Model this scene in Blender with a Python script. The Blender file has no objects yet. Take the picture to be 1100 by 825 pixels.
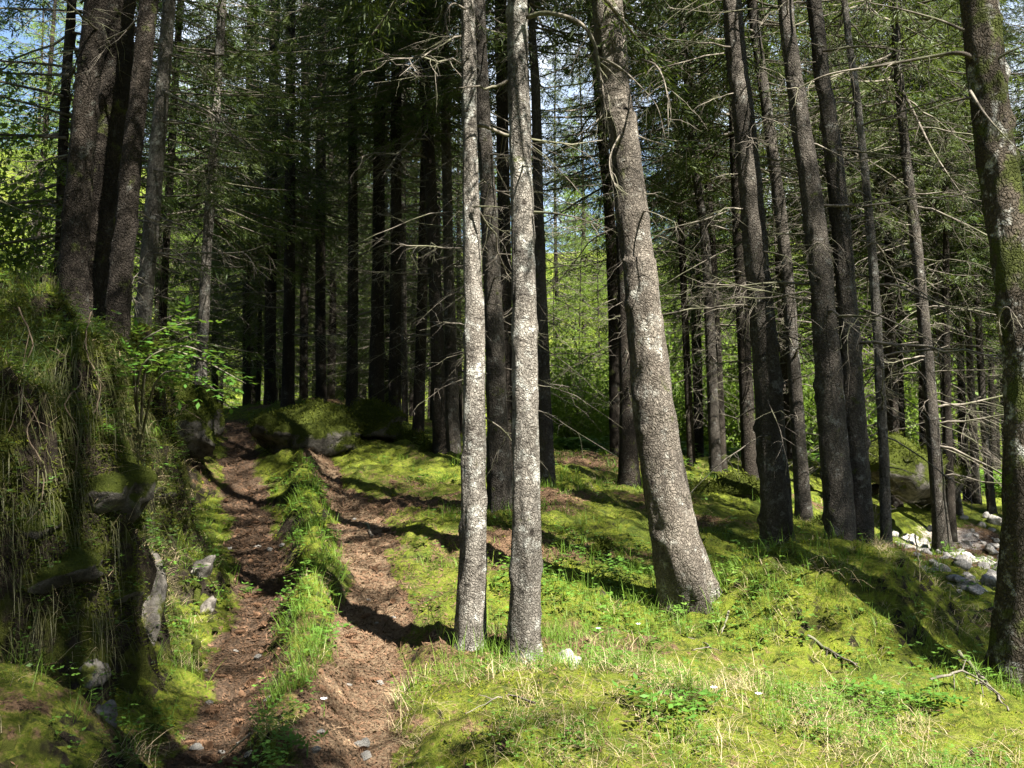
import bpy, math, random
import numpy as np
from mathutils import Vector, Matrix, Quaternion

random.seed(11)
rng = np.random.default_rng(11)
SC = bpy.context.scene
COL = SC.collection
R = math.radians

# ------------------------------------------------------------------ camera
F, CX, CY = 1050.0, 550.0, 412.5          # focal length and centre in photo pixels (1100x825)
PITCH = R(4.0)
CAM_Z = 1.6
cam_d = bpy.data.cameras.new('camera')
cam_d.sensor_width = 36.0
cam_d.lens = 36.0 * F / 1100.0
cam_d.clip_start = 0.05
cam_d.clip_end = 3000
cam = bpy.data.objects.new('camera', cam_d)
COL.objects.link(cam)
cam.location = (0, 0, CAM_Z)
cam.rotation_euler = (R(90) + PITCH, 0, 0)
SC.camera = cam

# ------------------------------------------------------------------ sky, sun, exposure
SUN = Vector((0.50, -0.62, 0.93)).normalized()      # direction towards the sun
SUN_EL = math.asin(SUN.z)
SUN_AZ = math.atan2(SUN.x, SUN.y)
world = bpy.data.worlds.new('World')
SC.world = world
world.use_nodes = True
wn = world.node_tree
bgn = wn.nodes['Background']
sky = wn.nodes.new('ShaderNodeTexSky')
sky.sky_type = 'NISHITA'
sky.sun_disc = False
sky.sun_elevation = SUN_EL
sky.sun_rotation = SUN_AZ
sky.air_density = 1.0
sky.dust_density = 0.6
sky.ozone_density = 2.0
# thin white cloud over part of the sky
tcw = wn.nodes.new('ShaderNodeTexCoord')
cn = wn.nodes.new('ShaderNodeTexNoise'); cn.inputs['Scale'].default_value = 2.3; cn.inputs['Detail'].default_value = 6; cn.inputs['Roughness'].default_value = .6
wn.links.new(tcw.outputs['Generated'], cn.inputs['Vector'])
cr = wn.nodes.new('ShaderNodeMapRange'); cr.inputs[1].default_value = .42; cr.inputs[2].default_value = .60
wn.links.new(cn.outputs[0], cr.inputs[0])
cm = wn.nodes.new('ShaderNodeMix'); cm.data_type = 'RGBA'; cm.inputs[7].default_value = (8.5, 8.8, 9.2, 1)
cd_ = wn.nodes.new('ShaderNodeVectorMath'); cd_.operation = 'DOT_PRODUCT'; cd_.inputs[1].default_value = Vector((.12, 1, .42)).normalized()
wn.links.new(tcw.outputs['Generated'], cd_.inputs[0])
ce = wn.nodes.new('ShaderNodeMapRange'); ce.inputs[1].default_value = .86; ce.inputs[2].default_value = .97
wn.links.new(cd_.outputs['Value'], ce.inputs[0])
cf = wn.nodes.new('ShaderNodeMath'); cf.operation = 'MULTIPLY'
wn.links.new(cr.outputs[0], cf.inputs[0]); wn.links.new(ce.outputs[0], cf.inputs[1])
wn.links.new(cf.outputs[0], cm.inputs[0]); wn.links.new(sky.outputs[0], cm.inputs[6])
wn.links.new(cm.outputs[2], bgn.inputs[0])
bgn.inputs[1].default_value = 0.05
sun_d = bpy.data.lights.new('sun', 'SUN')
sun_d.energy = 5.0
sun_d.angle = R(0.53)
sun_d.color = (1.0, 0.95, 0.86)
sun = bpy.data.objects.new('sun', sun_d)
COL.objects.link(sun)
sun.rotation_euler = SUN.to_track_quat('Z', 'Y').to_euler()
vs = SC.view_settings
vs.view_transform = 'Standard'
vs.look = 'None'
vs.gamma = 1.0
vs.use_curve_mapping = False
vs.exposure = 2.45
SC.cycles.max_bounces = 6
SC.cycles.diffuse_bounces = 2
SC.cycles.transmission_bounces = 3
SC.cycles.glossy_bounces = 2

# ------------------------------------------------------------------ numeric helpers
def at(px, py, d):
    u = (px - CX) / F
    v = (CY - py) / F
    dy = math.cos(PITCH) - v * math.sin(PITCH)
    dz = math.sin(PITCH) + v * math.cos(PITCH)
    return np.array((u / dy * d, d, CAM_Z + dz / dy * d))

def hash3(ix, iy, iz):
    n = (ix * 374761393 + iy * 668265263 + iz * 2147483647 + 1013904223) & 0xffffffff
    n = ((n ^ (n >> 13)) * 1274126177) & 0xffffffff
    return ((n ^ (n >> 16)) & 0xffff) / 65535.0

def vnoise(x, y, z=None):
    x = np.asarray(x, float); y = np.asarray(y, float)
    z = np.zeros_like(x) if z is None else np.asarray(z, float)
    ix = np.floor(x).astype(np.int64); iy = np.floor(y).astype(np.int64); iz = np.floor(z).astype(np.int64)
    fx = x - ix; fy = y - iy; fz = z - iz
    fx = fx * fx * (3 - 2 * fx); fy = fy * fy * (3 - 2 * fy); fz = fz * fz * (3 - 2 * fz)
    r = 0
    for a in (0, 1):
        wa = fx if a else 1 - fx
        for b in (0, 1):
            wb = fy if b else 1 - fy
            for c in (0, 1):
                wc = fz if c else 1 - fz
                r = r + wa * wb * wc * hash3(ix + a, iy + b, iz + c)
    return r * 2 - 1

def fbm(x, y, z=None, o=3):
    r = 0; a = 1.0; f = 1.0
    for i in range(o):
        r = r + a * vnoise(x * f + 17.3 * i, y * f - 9.1 * i, None if z is None else z * f + 4.7 * i)
        a *= .5; f *= 2.03
    return r

def sstep(e0, e1, x):
    t = np.clip((x - e0) / (e1 - e0), 0, 1)
    return t * t * (3 - 2 * t)

def poly_dist(x, y, pts):
    """distance to a polyline, signed side (left positive), parameter y along it"""
    x = np.asarray(x, float); y = np.asarray(y, float)
    best = np.full(x.shape, 1e9); side = np.zeros(x.shape)
    for (ax, ay), (bx, by) in zip(pts[:-1], pts[1:]):
        dx, dy = bx - ax, by - ay
        L2 = dx * dx + dy * dy
        t = np.clip(((x - ax) * dx + (y - ay) * dy) / L2, 0, 1)
        qx = x - (ax + t * dx); qy = y - (ay + t * dy)
        d = np.hypot(qx, qy)
        s = np.sign(dx * (y - ay) - dy * (x - ax))
        m = d < best - 1e-6
        best = np.where(m, d, best); side = np.where(m, s, side)
    return best, side

# ------------------------------------------------------------------ materials
class NT:
    def __init__(self, name):
        self.m = bpy.data.materials.new(name)
        self.m.use_nodes = True
        self.t = self.m.node_tree
        for n in list(self.t.nodes):
            self.t.nodes.remove(n)
        self.out = self.n('ShaderNodeOutputMaterial')
    def n(self, typ, inputs=None, **props):
        nd = self.t.nodes.new(typ)
        for k, v in props.items():
            setattr(nd, k, v)
        for k, v in (inputs or {}).items():
            self.set(nd.inputs[k], v)
        return nd
    def set(self, sock, v):
        if isinstance(v, bpy.types.NodeSocket):
            self.t.links.new(v, sock)
        elif isinstance(v, bpy.types.Node):
            self.t.links.new(v.outputs[0], sock)
        else:
            if sock.type == 'RGBA' and len(v) == 3:
                v = (*v, 1)
            sock.default_value = v
    def mix(self, f, a, b, typ='MIX'):
        nd = self.n('ShaderNodeMix', data_type='RGBA', blend_type=typ)
        self.set(nd.inputs[0], f); self.set(nd.inputs[6], a); self.set(nd.inputs[7], b)
        return nd.outputs[2]
    def math(self, op, a, b=0.0, c=0.0, clamp=False):
        nd = self.n('ShaderNodeMath', operation=op, use_clamp=clamp)
        self.set(nd.inputs[0], a); self.set(nd.inputs[1], b); self.set(nd.inputs[2], c)
        return nd.outputs[0]
    def ramp(self, f, e0, e1):
        nd = self.n('ShaderNodeMapRange', {0: f, 1: e0, 2: e1, 3: 0.0, 4: 1.0}, interpolation_type='SMOOTHSTEP')
        return nd.outputs[0]
    def noise(self, vec, scale, detail=3, rough=.55):
        nd = self.n('ShaderNodeTexNoise', {'Scale': scale, 'Detail': detail, 'Roughness': rough})
        self.set(nd.inputs['Vector'], vec)
        return nd.outputs[0]
    def mapping(self, vec, scale):
        nd = self.n('ShaderNodeMapping')
        self.set(nd.inputs['Vector'], vec); nd.inputs['Scale'].default_value = scale
        return nd.outputs[0]
    def bump(self, h, dist, strength=1.0, normal=None):
        nd = self.n('ShaderNodeBump', {'Height': h, 'Distance': dist, 'Strength': strength})
        if normal is not None:
            self.set(nd.inputs['Normal'], normal)
        return nd.outputs[0]
    def principled(self, color, rough=.9, spec=.2, normal=None):
        nd = self.n('ShaderNodeBsdfPrincipled', {'Base Color': color, 'Roughness': rough, 'Specular IOR Level': spec})
        if normal is not None:
            self.set(nd.inputs['Normal'], normal)
        return nd.outputs[0]
    def finish(self, sh):
        self.set(self.out.inputs[0], sh)
        return self.m

def leaf_mat(name, c0, c1, c2=None, trans=.35, scale=1.2, rough=.55, spec=.25, objrand=.5, f2=(.62, .75)):
    t = NT(name)
    pos = t.n('ShaderNodeNewGeometry').outputs['Position']
    rnd = t.n('ShaderNodeObjectInfo').outputs['Random']
    isl = t.n('ShaderNodeNewGeometry').outputs['Random Per Island']
    f = t.ramp(t.noise(pos, scale, 3), .35, .65)
    f = t.math('ADD', t.math('MULTIPLY', f, .45), t.math('ADD', t.math('MULTIPLY', rnd, objrand * .6), t.math('MULTIPLY', isl, .35)), clamp=True)
    col = t.mix(f, c0, c1)
    if c2 is not None:
        col = t.mix(t.ramp(t.noise(pos, scale * .45, 2), *f2), col, c2)
    p = t.principled(col, rough, spec)
    tr = t.n('ShaderNodeBsdfTranslucent', {'Color': t.mix(.5, col, (.16, .22, .02), 'MIX')}).outputs[0]
    mx = t.n('ShaderNodeMixShader', {0: trans, 1: p, 2: tr}).outputs[0]
    return t.finish(mx)

def bark_mat(name, dark, light, lichen=None, lich_amt=.5, moss_amt=0.0, vs=26.0, bump=.02, speck_dapple=0.0):
    t = NT(name)
    obj = t.n('ShaderNodeTexCoord').outputs['Object']
    rnd = t.n('ShaderNodeObjectInfo').outputs['Random']
    off = t.n('ShaderNodeVectorMath', {0: obj, 1: (0, 0, 0)}, operation='ADD')
    cmb = t.n('ShaderNodeCombineXYZ', {0: t.math('MULTIPLY', rnd, 37.0), 1: t.math('MULTIPLY', rnd, 11.0), 2: 0.0})
    t.t.links.new(cmb.outputs[0], off.inputs[1])
    o = off.outputs[0]
    sq = t.mapping(o, (1, 1, .75))
    wob = t.n('ShaderNodeVectorMath', operation='MULTIPLY_ADD')
    nz = t.n('ShaderNodeTexNoise', {'Scale': 9.0, 'Detail': 3.0}); t.set(nz.inputs['Vector'], sq)
    t.t.links.new(nz.outputs[1], wob.inputs[0]); wob.inputs[1].default_value = (.13, .13, .13); t.set(wob.inputs[2], sq)
    vor = t.n('ShaderNodeTexVoronoi', {'Scale': vs}, feature='DISTANCE_TO_EDGE'); t.set(vor.inputs['Vector'], wob.outputs[0])
    vc = t.n('ShaderNodeTexVoronoi', {'Scale': vs}); t.set(vc.inputs['Vector'], wob.outputs[0])
    plate = t.ramp(vor.outputs['Distance'], 0.0, .22)
    fine = t.noise(sq, 48, 6, .7)
    big = t.noise(t.mapping(o, (1, 1, .5)), 6.5, 5, .65)
    col = t.mix(t.ramp(fine, .3, .72), dark, light)
    col = t.mix(t.math('MULTIPLY', t.ramp(big, .40, .62), .6), col, dark)
    cellv = t.n('ShaderNodeSeparateColor'); t.set(cellv.inputs[0], vc.outputs['Color'])
    col = t.mix(t.math('MULTIPLY', cellv.outputs[0], .25), col, light)
    col = t.mix(t.math('MULTIPLY', t.math('SUBTRACT', 1.0, plate), .34), col, tuple(c * .38 for c in dark))
    if lichen is not None:
        l = t.ramp(t.noise(o, 7, 5, .7), .60 - .16 * lich_amt, .70 - .12 * lich_amt)
        l = t.math('MULTIPLY', l, t.ramp(t.noise(o, 26, 6, .75), .40, .56))
        col = t.mix(l, col, lichen)
    if speck_dapple > 0:
        s = t.ramp(t.noise(t.mapping(o, (1, 1, 2.4)), 10, 5, .7), .56, .66)
        col = t.mix(t.math('MULTIPLY', s, speck_dapple), col, (.035, .03, .025))  # dark bark scars and specks, with shadow dapples painted in
    sc = t.n('ShaderNodeTexVoronoi', {'Scale': 4.5}); t.set(sc.inputs['Vector'], t.mapping(o, (1, 1, .8)))
    col = t.mix(t.math('SUBTRACT', 1.0, t.ramp(t.math('ADD', sc.outputs['Distance'], t.math('MULTIPLY', fine, .12)), .10, .22)), col, (.03, .025, .02))
    lf = t.ramp(t.noise(t.mapping(o, (1, 1, .45)), 2.1, 4, .6), .38, .62)
    col = t.mix(lf, t.mix(.45, col, (0, 0, 0)), col)
    if moss_amt > 0:
        m = t.ramp(t.noise(o, 4.5, 4, .65), .66 - .3 * moss_amt, .78 - .3 * moss_amt)
        col = t.mix(m, col, (.055, .065, .016))
    h = t.math('ADD', t.math('MULTIPLY', plate, .7), t.math('MULTIPLY', fine, .6))
    nb = t.bump(h, bump, .9)
    return t.finish(t.principled(col, .92, .12, nb))

M = {}
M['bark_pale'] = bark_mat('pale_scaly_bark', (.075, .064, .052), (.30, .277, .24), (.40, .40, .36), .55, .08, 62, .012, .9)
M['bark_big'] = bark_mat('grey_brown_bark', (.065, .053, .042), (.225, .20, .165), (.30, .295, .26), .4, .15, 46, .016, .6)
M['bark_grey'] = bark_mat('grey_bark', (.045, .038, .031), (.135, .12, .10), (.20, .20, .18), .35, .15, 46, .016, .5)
M['bark_dark_shade'] = bark_mat('dark_shade_bark', (.024, .019, .015), (.066, .055, .043), (.10, .10, .085), .25, .25, 40, .02, .3)  # dark bark, lowered further to paint deep forest shade onto the stems
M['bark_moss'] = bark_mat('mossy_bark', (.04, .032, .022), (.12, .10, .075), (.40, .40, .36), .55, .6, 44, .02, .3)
t = NT('dead_wood')
pos = t.n('ShaderNodeTexCoord').outputs['Object']
c = t.mix(t.ramp(t.noise(pos, 9, 3), .35, .65), (.055, .047, .038), (.17, .15, .122))
c = t.mix(t.math('MULTIPLY', t.ramp(t.noise(pos, 3, 2), .5, .6), .5), c, (.11, .12, .06))
M['dead'] = t.finish(t.principled(c, .9, .1, t.bump(t.noise(pos, 90, 2), .004)))
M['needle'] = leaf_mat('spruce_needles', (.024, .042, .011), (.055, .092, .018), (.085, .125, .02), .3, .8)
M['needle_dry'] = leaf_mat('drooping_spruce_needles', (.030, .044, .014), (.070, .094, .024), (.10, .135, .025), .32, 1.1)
M['needle_lush_lit'] = leaf_mat('bright_sunlit_needles', (.085, .14, .018), (.17, .26, .03), (.22, .29, .03), .5, .6)  # lush green raised so sunlight on these crowns is in the colour
M['leaf'] = leaf_mat('broad_leaves', (.08, .14, .018), (.16, .24, .03), (.22, .27, .035), .5, .5)
M['sapling'] = leaf_mat('sapling_leaves', (.05, .13, .02), (.10, .22, .03), None, .45, 4)
M['grass'] = leaf_mat('grass_blades', (.06, .13, .014), (.15, .25, .028), (.19, .25, .035), .45, 2.5)
M['straw'] = leaf_mat('dry_grass', (.26, .20, .11), (.55, .45, .28), (.17, .12, .07), .25, 6, objrand=0)
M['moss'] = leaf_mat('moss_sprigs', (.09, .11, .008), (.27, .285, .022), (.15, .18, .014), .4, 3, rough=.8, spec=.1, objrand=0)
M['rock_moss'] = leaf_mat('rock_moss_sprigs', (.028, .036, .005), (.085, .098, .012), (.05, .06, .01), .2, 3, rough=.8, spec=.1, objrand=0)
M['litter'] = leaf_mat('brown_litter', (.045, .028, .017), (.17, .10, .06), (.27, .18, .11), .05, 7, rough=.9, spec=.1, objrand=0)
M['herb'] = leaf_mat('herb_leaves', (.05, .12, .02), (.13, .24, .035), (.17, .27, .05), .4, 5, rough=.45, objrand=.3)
M['hang'] = leaf_mat('hanging_grass_blades', (.035, .042, .012), (.10, .092, .036), (.06, .08, .016), .25, 4, objrand=0)  # blades darkened, the shade of the bank is put into their colour
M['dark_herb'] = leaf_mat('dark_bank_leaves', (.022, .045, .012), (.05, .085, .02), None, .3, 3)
t = NT('root_wood')
pos = t.n('ShaderNodeTexCoord').outputs['Object']
M['root'] = t.finish(t.principled(t.mix(t.noise(pos, 20, 3), (.05, .035, .022), (.16, .125, .09)), .9, .1))
M['petal'] = NT('white_petals'); M['petal'] = M['petal'].finish(M['petal'].principled((.78, .74, .80), .6, .2))
t = NT('cone_scales')
pos = t.n('ShaderNodeTexCoord').outputs['Object']
M['cone'] = t.finish(t.principled(t.mix(t.noise(pos, 60), (.06, .034, .02), (.20, .115, .065)), .8, .15))
t = NT('pale_rock')
pos = t.n('ShaderNodeTexCoord').outputs['Object']
c = t.mix(t.ramp(t.noise(pos, 5, 5, .65), .38, .62), (.07, .062, .052), (.22, .20, .175))
c = t.mix(t.ramp(t.noise(pos, 14, 4, .7), .60, .68), c, (.07, .06, .045))
c = t.mix(t.ramp(t.noise(pos, 3.1, 4, .6), .56, .64), c, (.09, .10, .02))
M['rock'] = t.finish(t.principled(c, .9, .15, t.bump(t.noise(pos, 18, 6, .7), .03)))
t = NT('white_stone')
pos = t.n('ShaderNodeTexCoord').outputs['Object']
c = t.mix(t.ramp(t.noise(pos, 9, 5, .65), .38, .62), (.20, .185, .165), (.42, .40, .365))
M['stone'] = t.finish(t.principled(c, .9, .15, t.bump(t.noise(pos, 30, 5, .7), .015)))
def moss_rock(name, amt):
    t = NT(name)
    pos = t.n('ShaderNodeNewGeometry').outputs['Position']
    nrm = t.n('ShaderNodeSeparateXYZ'); t.set(nrm.inputs[0], t.n('ShaderNodeNewGeometry').outputs['Normal'])
    rockc = t.mix(t.ramp(t.noise(pos, 6, 5, .65), .35, .65), (.035, .032, .027), (.12, .11, .095))
    mo = t.mix(t.noise(pos, 22, 4), (.018, .024, .005), (.062, .075, .011))
    f = t.math('ADD', t.math('MULTIPLY', nrm.outputs[2], .5), t.noise(pos, 4, 4, .65))
    col = t.mix(t.ramp(f, 1.0 - amt, 1.15 - amt), rockc, mo)
    h = t.math('ADD', t.noise(pos, 60, 4, .7), t.math('MULTIPLY', t.noise(pos, 11, 4), 1.5))
    return t.finish(t.principled(col, .95, .08, t.bump(h, .03)))
M['mossrock'] = moss_rock('mossy_rock', .62)
M['mossall'] = moss_rock('moss_covered_rock', .95)

# ground: one material blended by two baked masks (bare soil of the paths, stony ground), slope shows earth
def ground_material():
    t = NT('forest_floor')
    geo = t.n('ShaderNodeNewGeometry')
    pos = geo.outputs['Position']
    att = t.n('ShaderNodeAttribute', attribute_name='mask')
    sep = t.n('ShaderNodeSeparateColor'); t.set(sep.inputs[0], att.outputs['Color'])
    dirt, stony, litter = sep.outputs[0], sep.outputs[1], sep.outputs[2]
    nz = t.n('ShaderNodeSeparateXYZ'); t.set(nz.inputs[0], geo.outputs['True Normal'])
    n1 = t.noise(pos, 1.7, 4, .6); n2 = t.noise(pos, 9, 5, .65); n3 = t.noise(pos, 45, 5, .7); n4 = t.noise(pos, 160, 3, .7)
    moss = t.mix(t.ramp(n2, .36, .64), (.038, .056, .008), (.145, .185, .018))
    moss = t.mix(t.ramp(n3, .42, .72), moss, (.19, .185, .035))
    moss = t.mix(t.math('MULTIPLY', t.ramp(n1, .50, .62), .55), moss, (.05, .075, .014))
    lit = t.mix(t.ramp(n3, .35, .65), (.045, .028, .016), (.20, .125, .075))
    soil = t.mix(t.ramp(n3, .32, .68), (.030, .021, .014), (.125, .084, .056))
    soil = t.mix(t.math('MULTIPLY', t.ramp(litter, .75, .95), t.ramp(n3, .2, .6)), soil, t.mix(n4, (.14, .092, .055), (.30, .22, .14)))
    soil = t.mix(t.ramp(n4, .55, .75), soil, (.28, .195, .135))
    soil = t.mix(t.math('MULTIPLY', t.ramp(n2, .55, .7), .6), soil, (.045, .028, .018))
    rock = t.mix(t.ramp(n3, .35, .62), (.15, .115, .09), (.40, .36, .32))
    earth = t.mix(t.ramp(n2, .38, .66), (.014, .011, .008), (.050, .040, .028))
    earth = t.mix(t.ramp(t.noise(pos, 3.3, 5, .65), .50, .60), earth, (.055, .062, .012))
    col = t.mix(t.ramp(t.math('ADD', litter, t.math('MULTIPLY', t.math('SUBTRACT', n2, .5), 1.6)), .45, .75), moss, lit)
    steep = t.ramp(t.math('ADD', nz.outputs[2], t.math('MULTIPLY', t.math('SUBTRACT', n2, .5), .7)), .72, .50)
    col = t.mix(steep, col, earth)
    col = t.mix(t.ramp(t.math('ADD', dirt, t.math('MULTIPLY', t.math('SUBTRACT', t.noise(pos, 6, 6, .7), .5), 1.5)), .36, .70), col, soil)
    col = t.mix(t.ramp(t.math('ADD', stony, t.math('MULTIPLY', t.math('SUBTRACT', n2, .5), .9)), .4, .6), col, rock)
    h = t.math('ADD', t.math('MULTIPLY', n2, 1.6), t.math('ADD', n3, t.math('MULTIPLY', n4, .5)))
    return t.finish(t.principled(col, .95, .08, t.bump(h, .035, 1.0)))
M['ground'] = ground_material()

# ------------------------------------------------------------------ mesh helpers
def mesh_from(name, verts, faces, mat, smooth=False):
    """faces: (n,k) array or list of such arrays (k = 3 or 4)"""
    verts = np.ascontiguousarray(verts, dtype=np.float32)
    if not isinstance(faces, list):
        faces = [faces]
    faces = [np.asarray(f, dtype=np.int32) for f in faces if len(f)]
    me = bpy.data.meshes.new(name)
    loops = np.concatenate([f.ravel() for f in faces])
    counts = np.concatenate([np.full(len(f), f.shape[1], np.int32) for f in faces])
    starts = np.concatenate([[0], np.cumsum(counts)[:-1]]).astype(np.int32)
    me.vertices.add(len(verts)); me.vertices.foreach_set('co', verts.ravel())
    me.loops.add(len(loops)); me.loops.foreach_set('vertex_index', loops)
    me.polygons.add(len(counts)); me.polygons.foreach_set('loop_start', starts); me.polygons.foreach_set('loop_total', counts)
    if smooth:
        me.polygons.foreach_set('use_smooth', np.ones(len(counts), bool))
    me.update(calc_edges=True)
    if mat is not None:
        for mm in (mat if isinstance(mat, (list, tuple)) else [mat]):
            me.materials.append(mm)
    return me

def link(name, data, parent=None):
    o = bpy.data.objects.new(name, data)
    COL.objects.link(o)
    if parent is not None:
        o.parent = parent
    return o

def tag(o, label=None, cat=None, group=None, kind=None):
    if label: o['label'] = label
    if cat: o['category'] = cat
    if group: o['group'] = group
    if kind: o['kind'] = kind
    return o

def thing(name, loc, label, cat, group=None):
    o = link(name, None)
    o.location = loc
    o.empty_display_size = .1
    return tag(o, label, cat, group)

class Tubes:
    """collects tapered tubes into one mesh"""
    def __init__(self):
        self.v = []; self.f = []; self.n = 0
    def add(self, pts, rad, sides=4):
        pts = np.asarray(pts, float); rad = np.asarray(rad, float)
        n = len(pts)
        tg = np.gradient(pts, axis=0)
        tg /= np.linalg.norm(tg, axis=1)[:, None] + 1e-9
        ref = np.array((0, 0, 1.0)) if abs(tg[0, 2]) < .8 else np.array((1.0, 0, 0))
        a = np.cross(tg, ref); a /= np.linalg.norm(a, axis=1)[:, None] + 1e-9
        b = np.cross(tg, a)
        th = np.arange(sides) * 2 * math.pi / sides
        ring = pts[:, None, :] + rad[:, None, None] * (a[:, None, :] * np.cos(th)[None, :, None] + b[:, None, :] * np.sin(th)[None, :, None])
        self.v.append(ring.reshape(-1, 3))
        i = np.arange(n - 1)[:, None] * sides + np.arange(sides)[None, :]
        j = np.arange(n - 1)[:, None] * sides + (np.arange(sides)[None, :] + 1) % sides
        q = np.stack([i, j, j + sides, i + sides], -1).reshape(-1, 4) + self.n
        self.f.append(q)
        self.n += n * sides
    def mesh(self, name, mat, smooth=True):
        return mesh_from(name, np.concatenate(self.v), np.concatenate(self.f), mat, smooth)

def rhombs(P, D, S, L, W, fold=0.0):
    """leaf-like quads: base P, direction D, side S, lengths L, half widths W"""
    n = len(P)
    L = np.broadcast_to(np.asarray(L, float), (n,))[:, None]; W = np.broadcast_to(np.asarray(W, float), (n,))[:, None]
    mid = P + D * L * .45
    v = np.stack([P, mid + S * W, P + D * L, mid - S * W], 1)
    f = np.arange(n * 4).reshape(n, 4)
    return v.reshape(-1, 3), f

def norm(a):
    return a / (np.linalg.norm(a, axis=-1, keepdims=True) + 1e-9)

def rand_dirs(n, g=rng):
    return norm(g.normal(size=(n, 3)))

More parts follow.
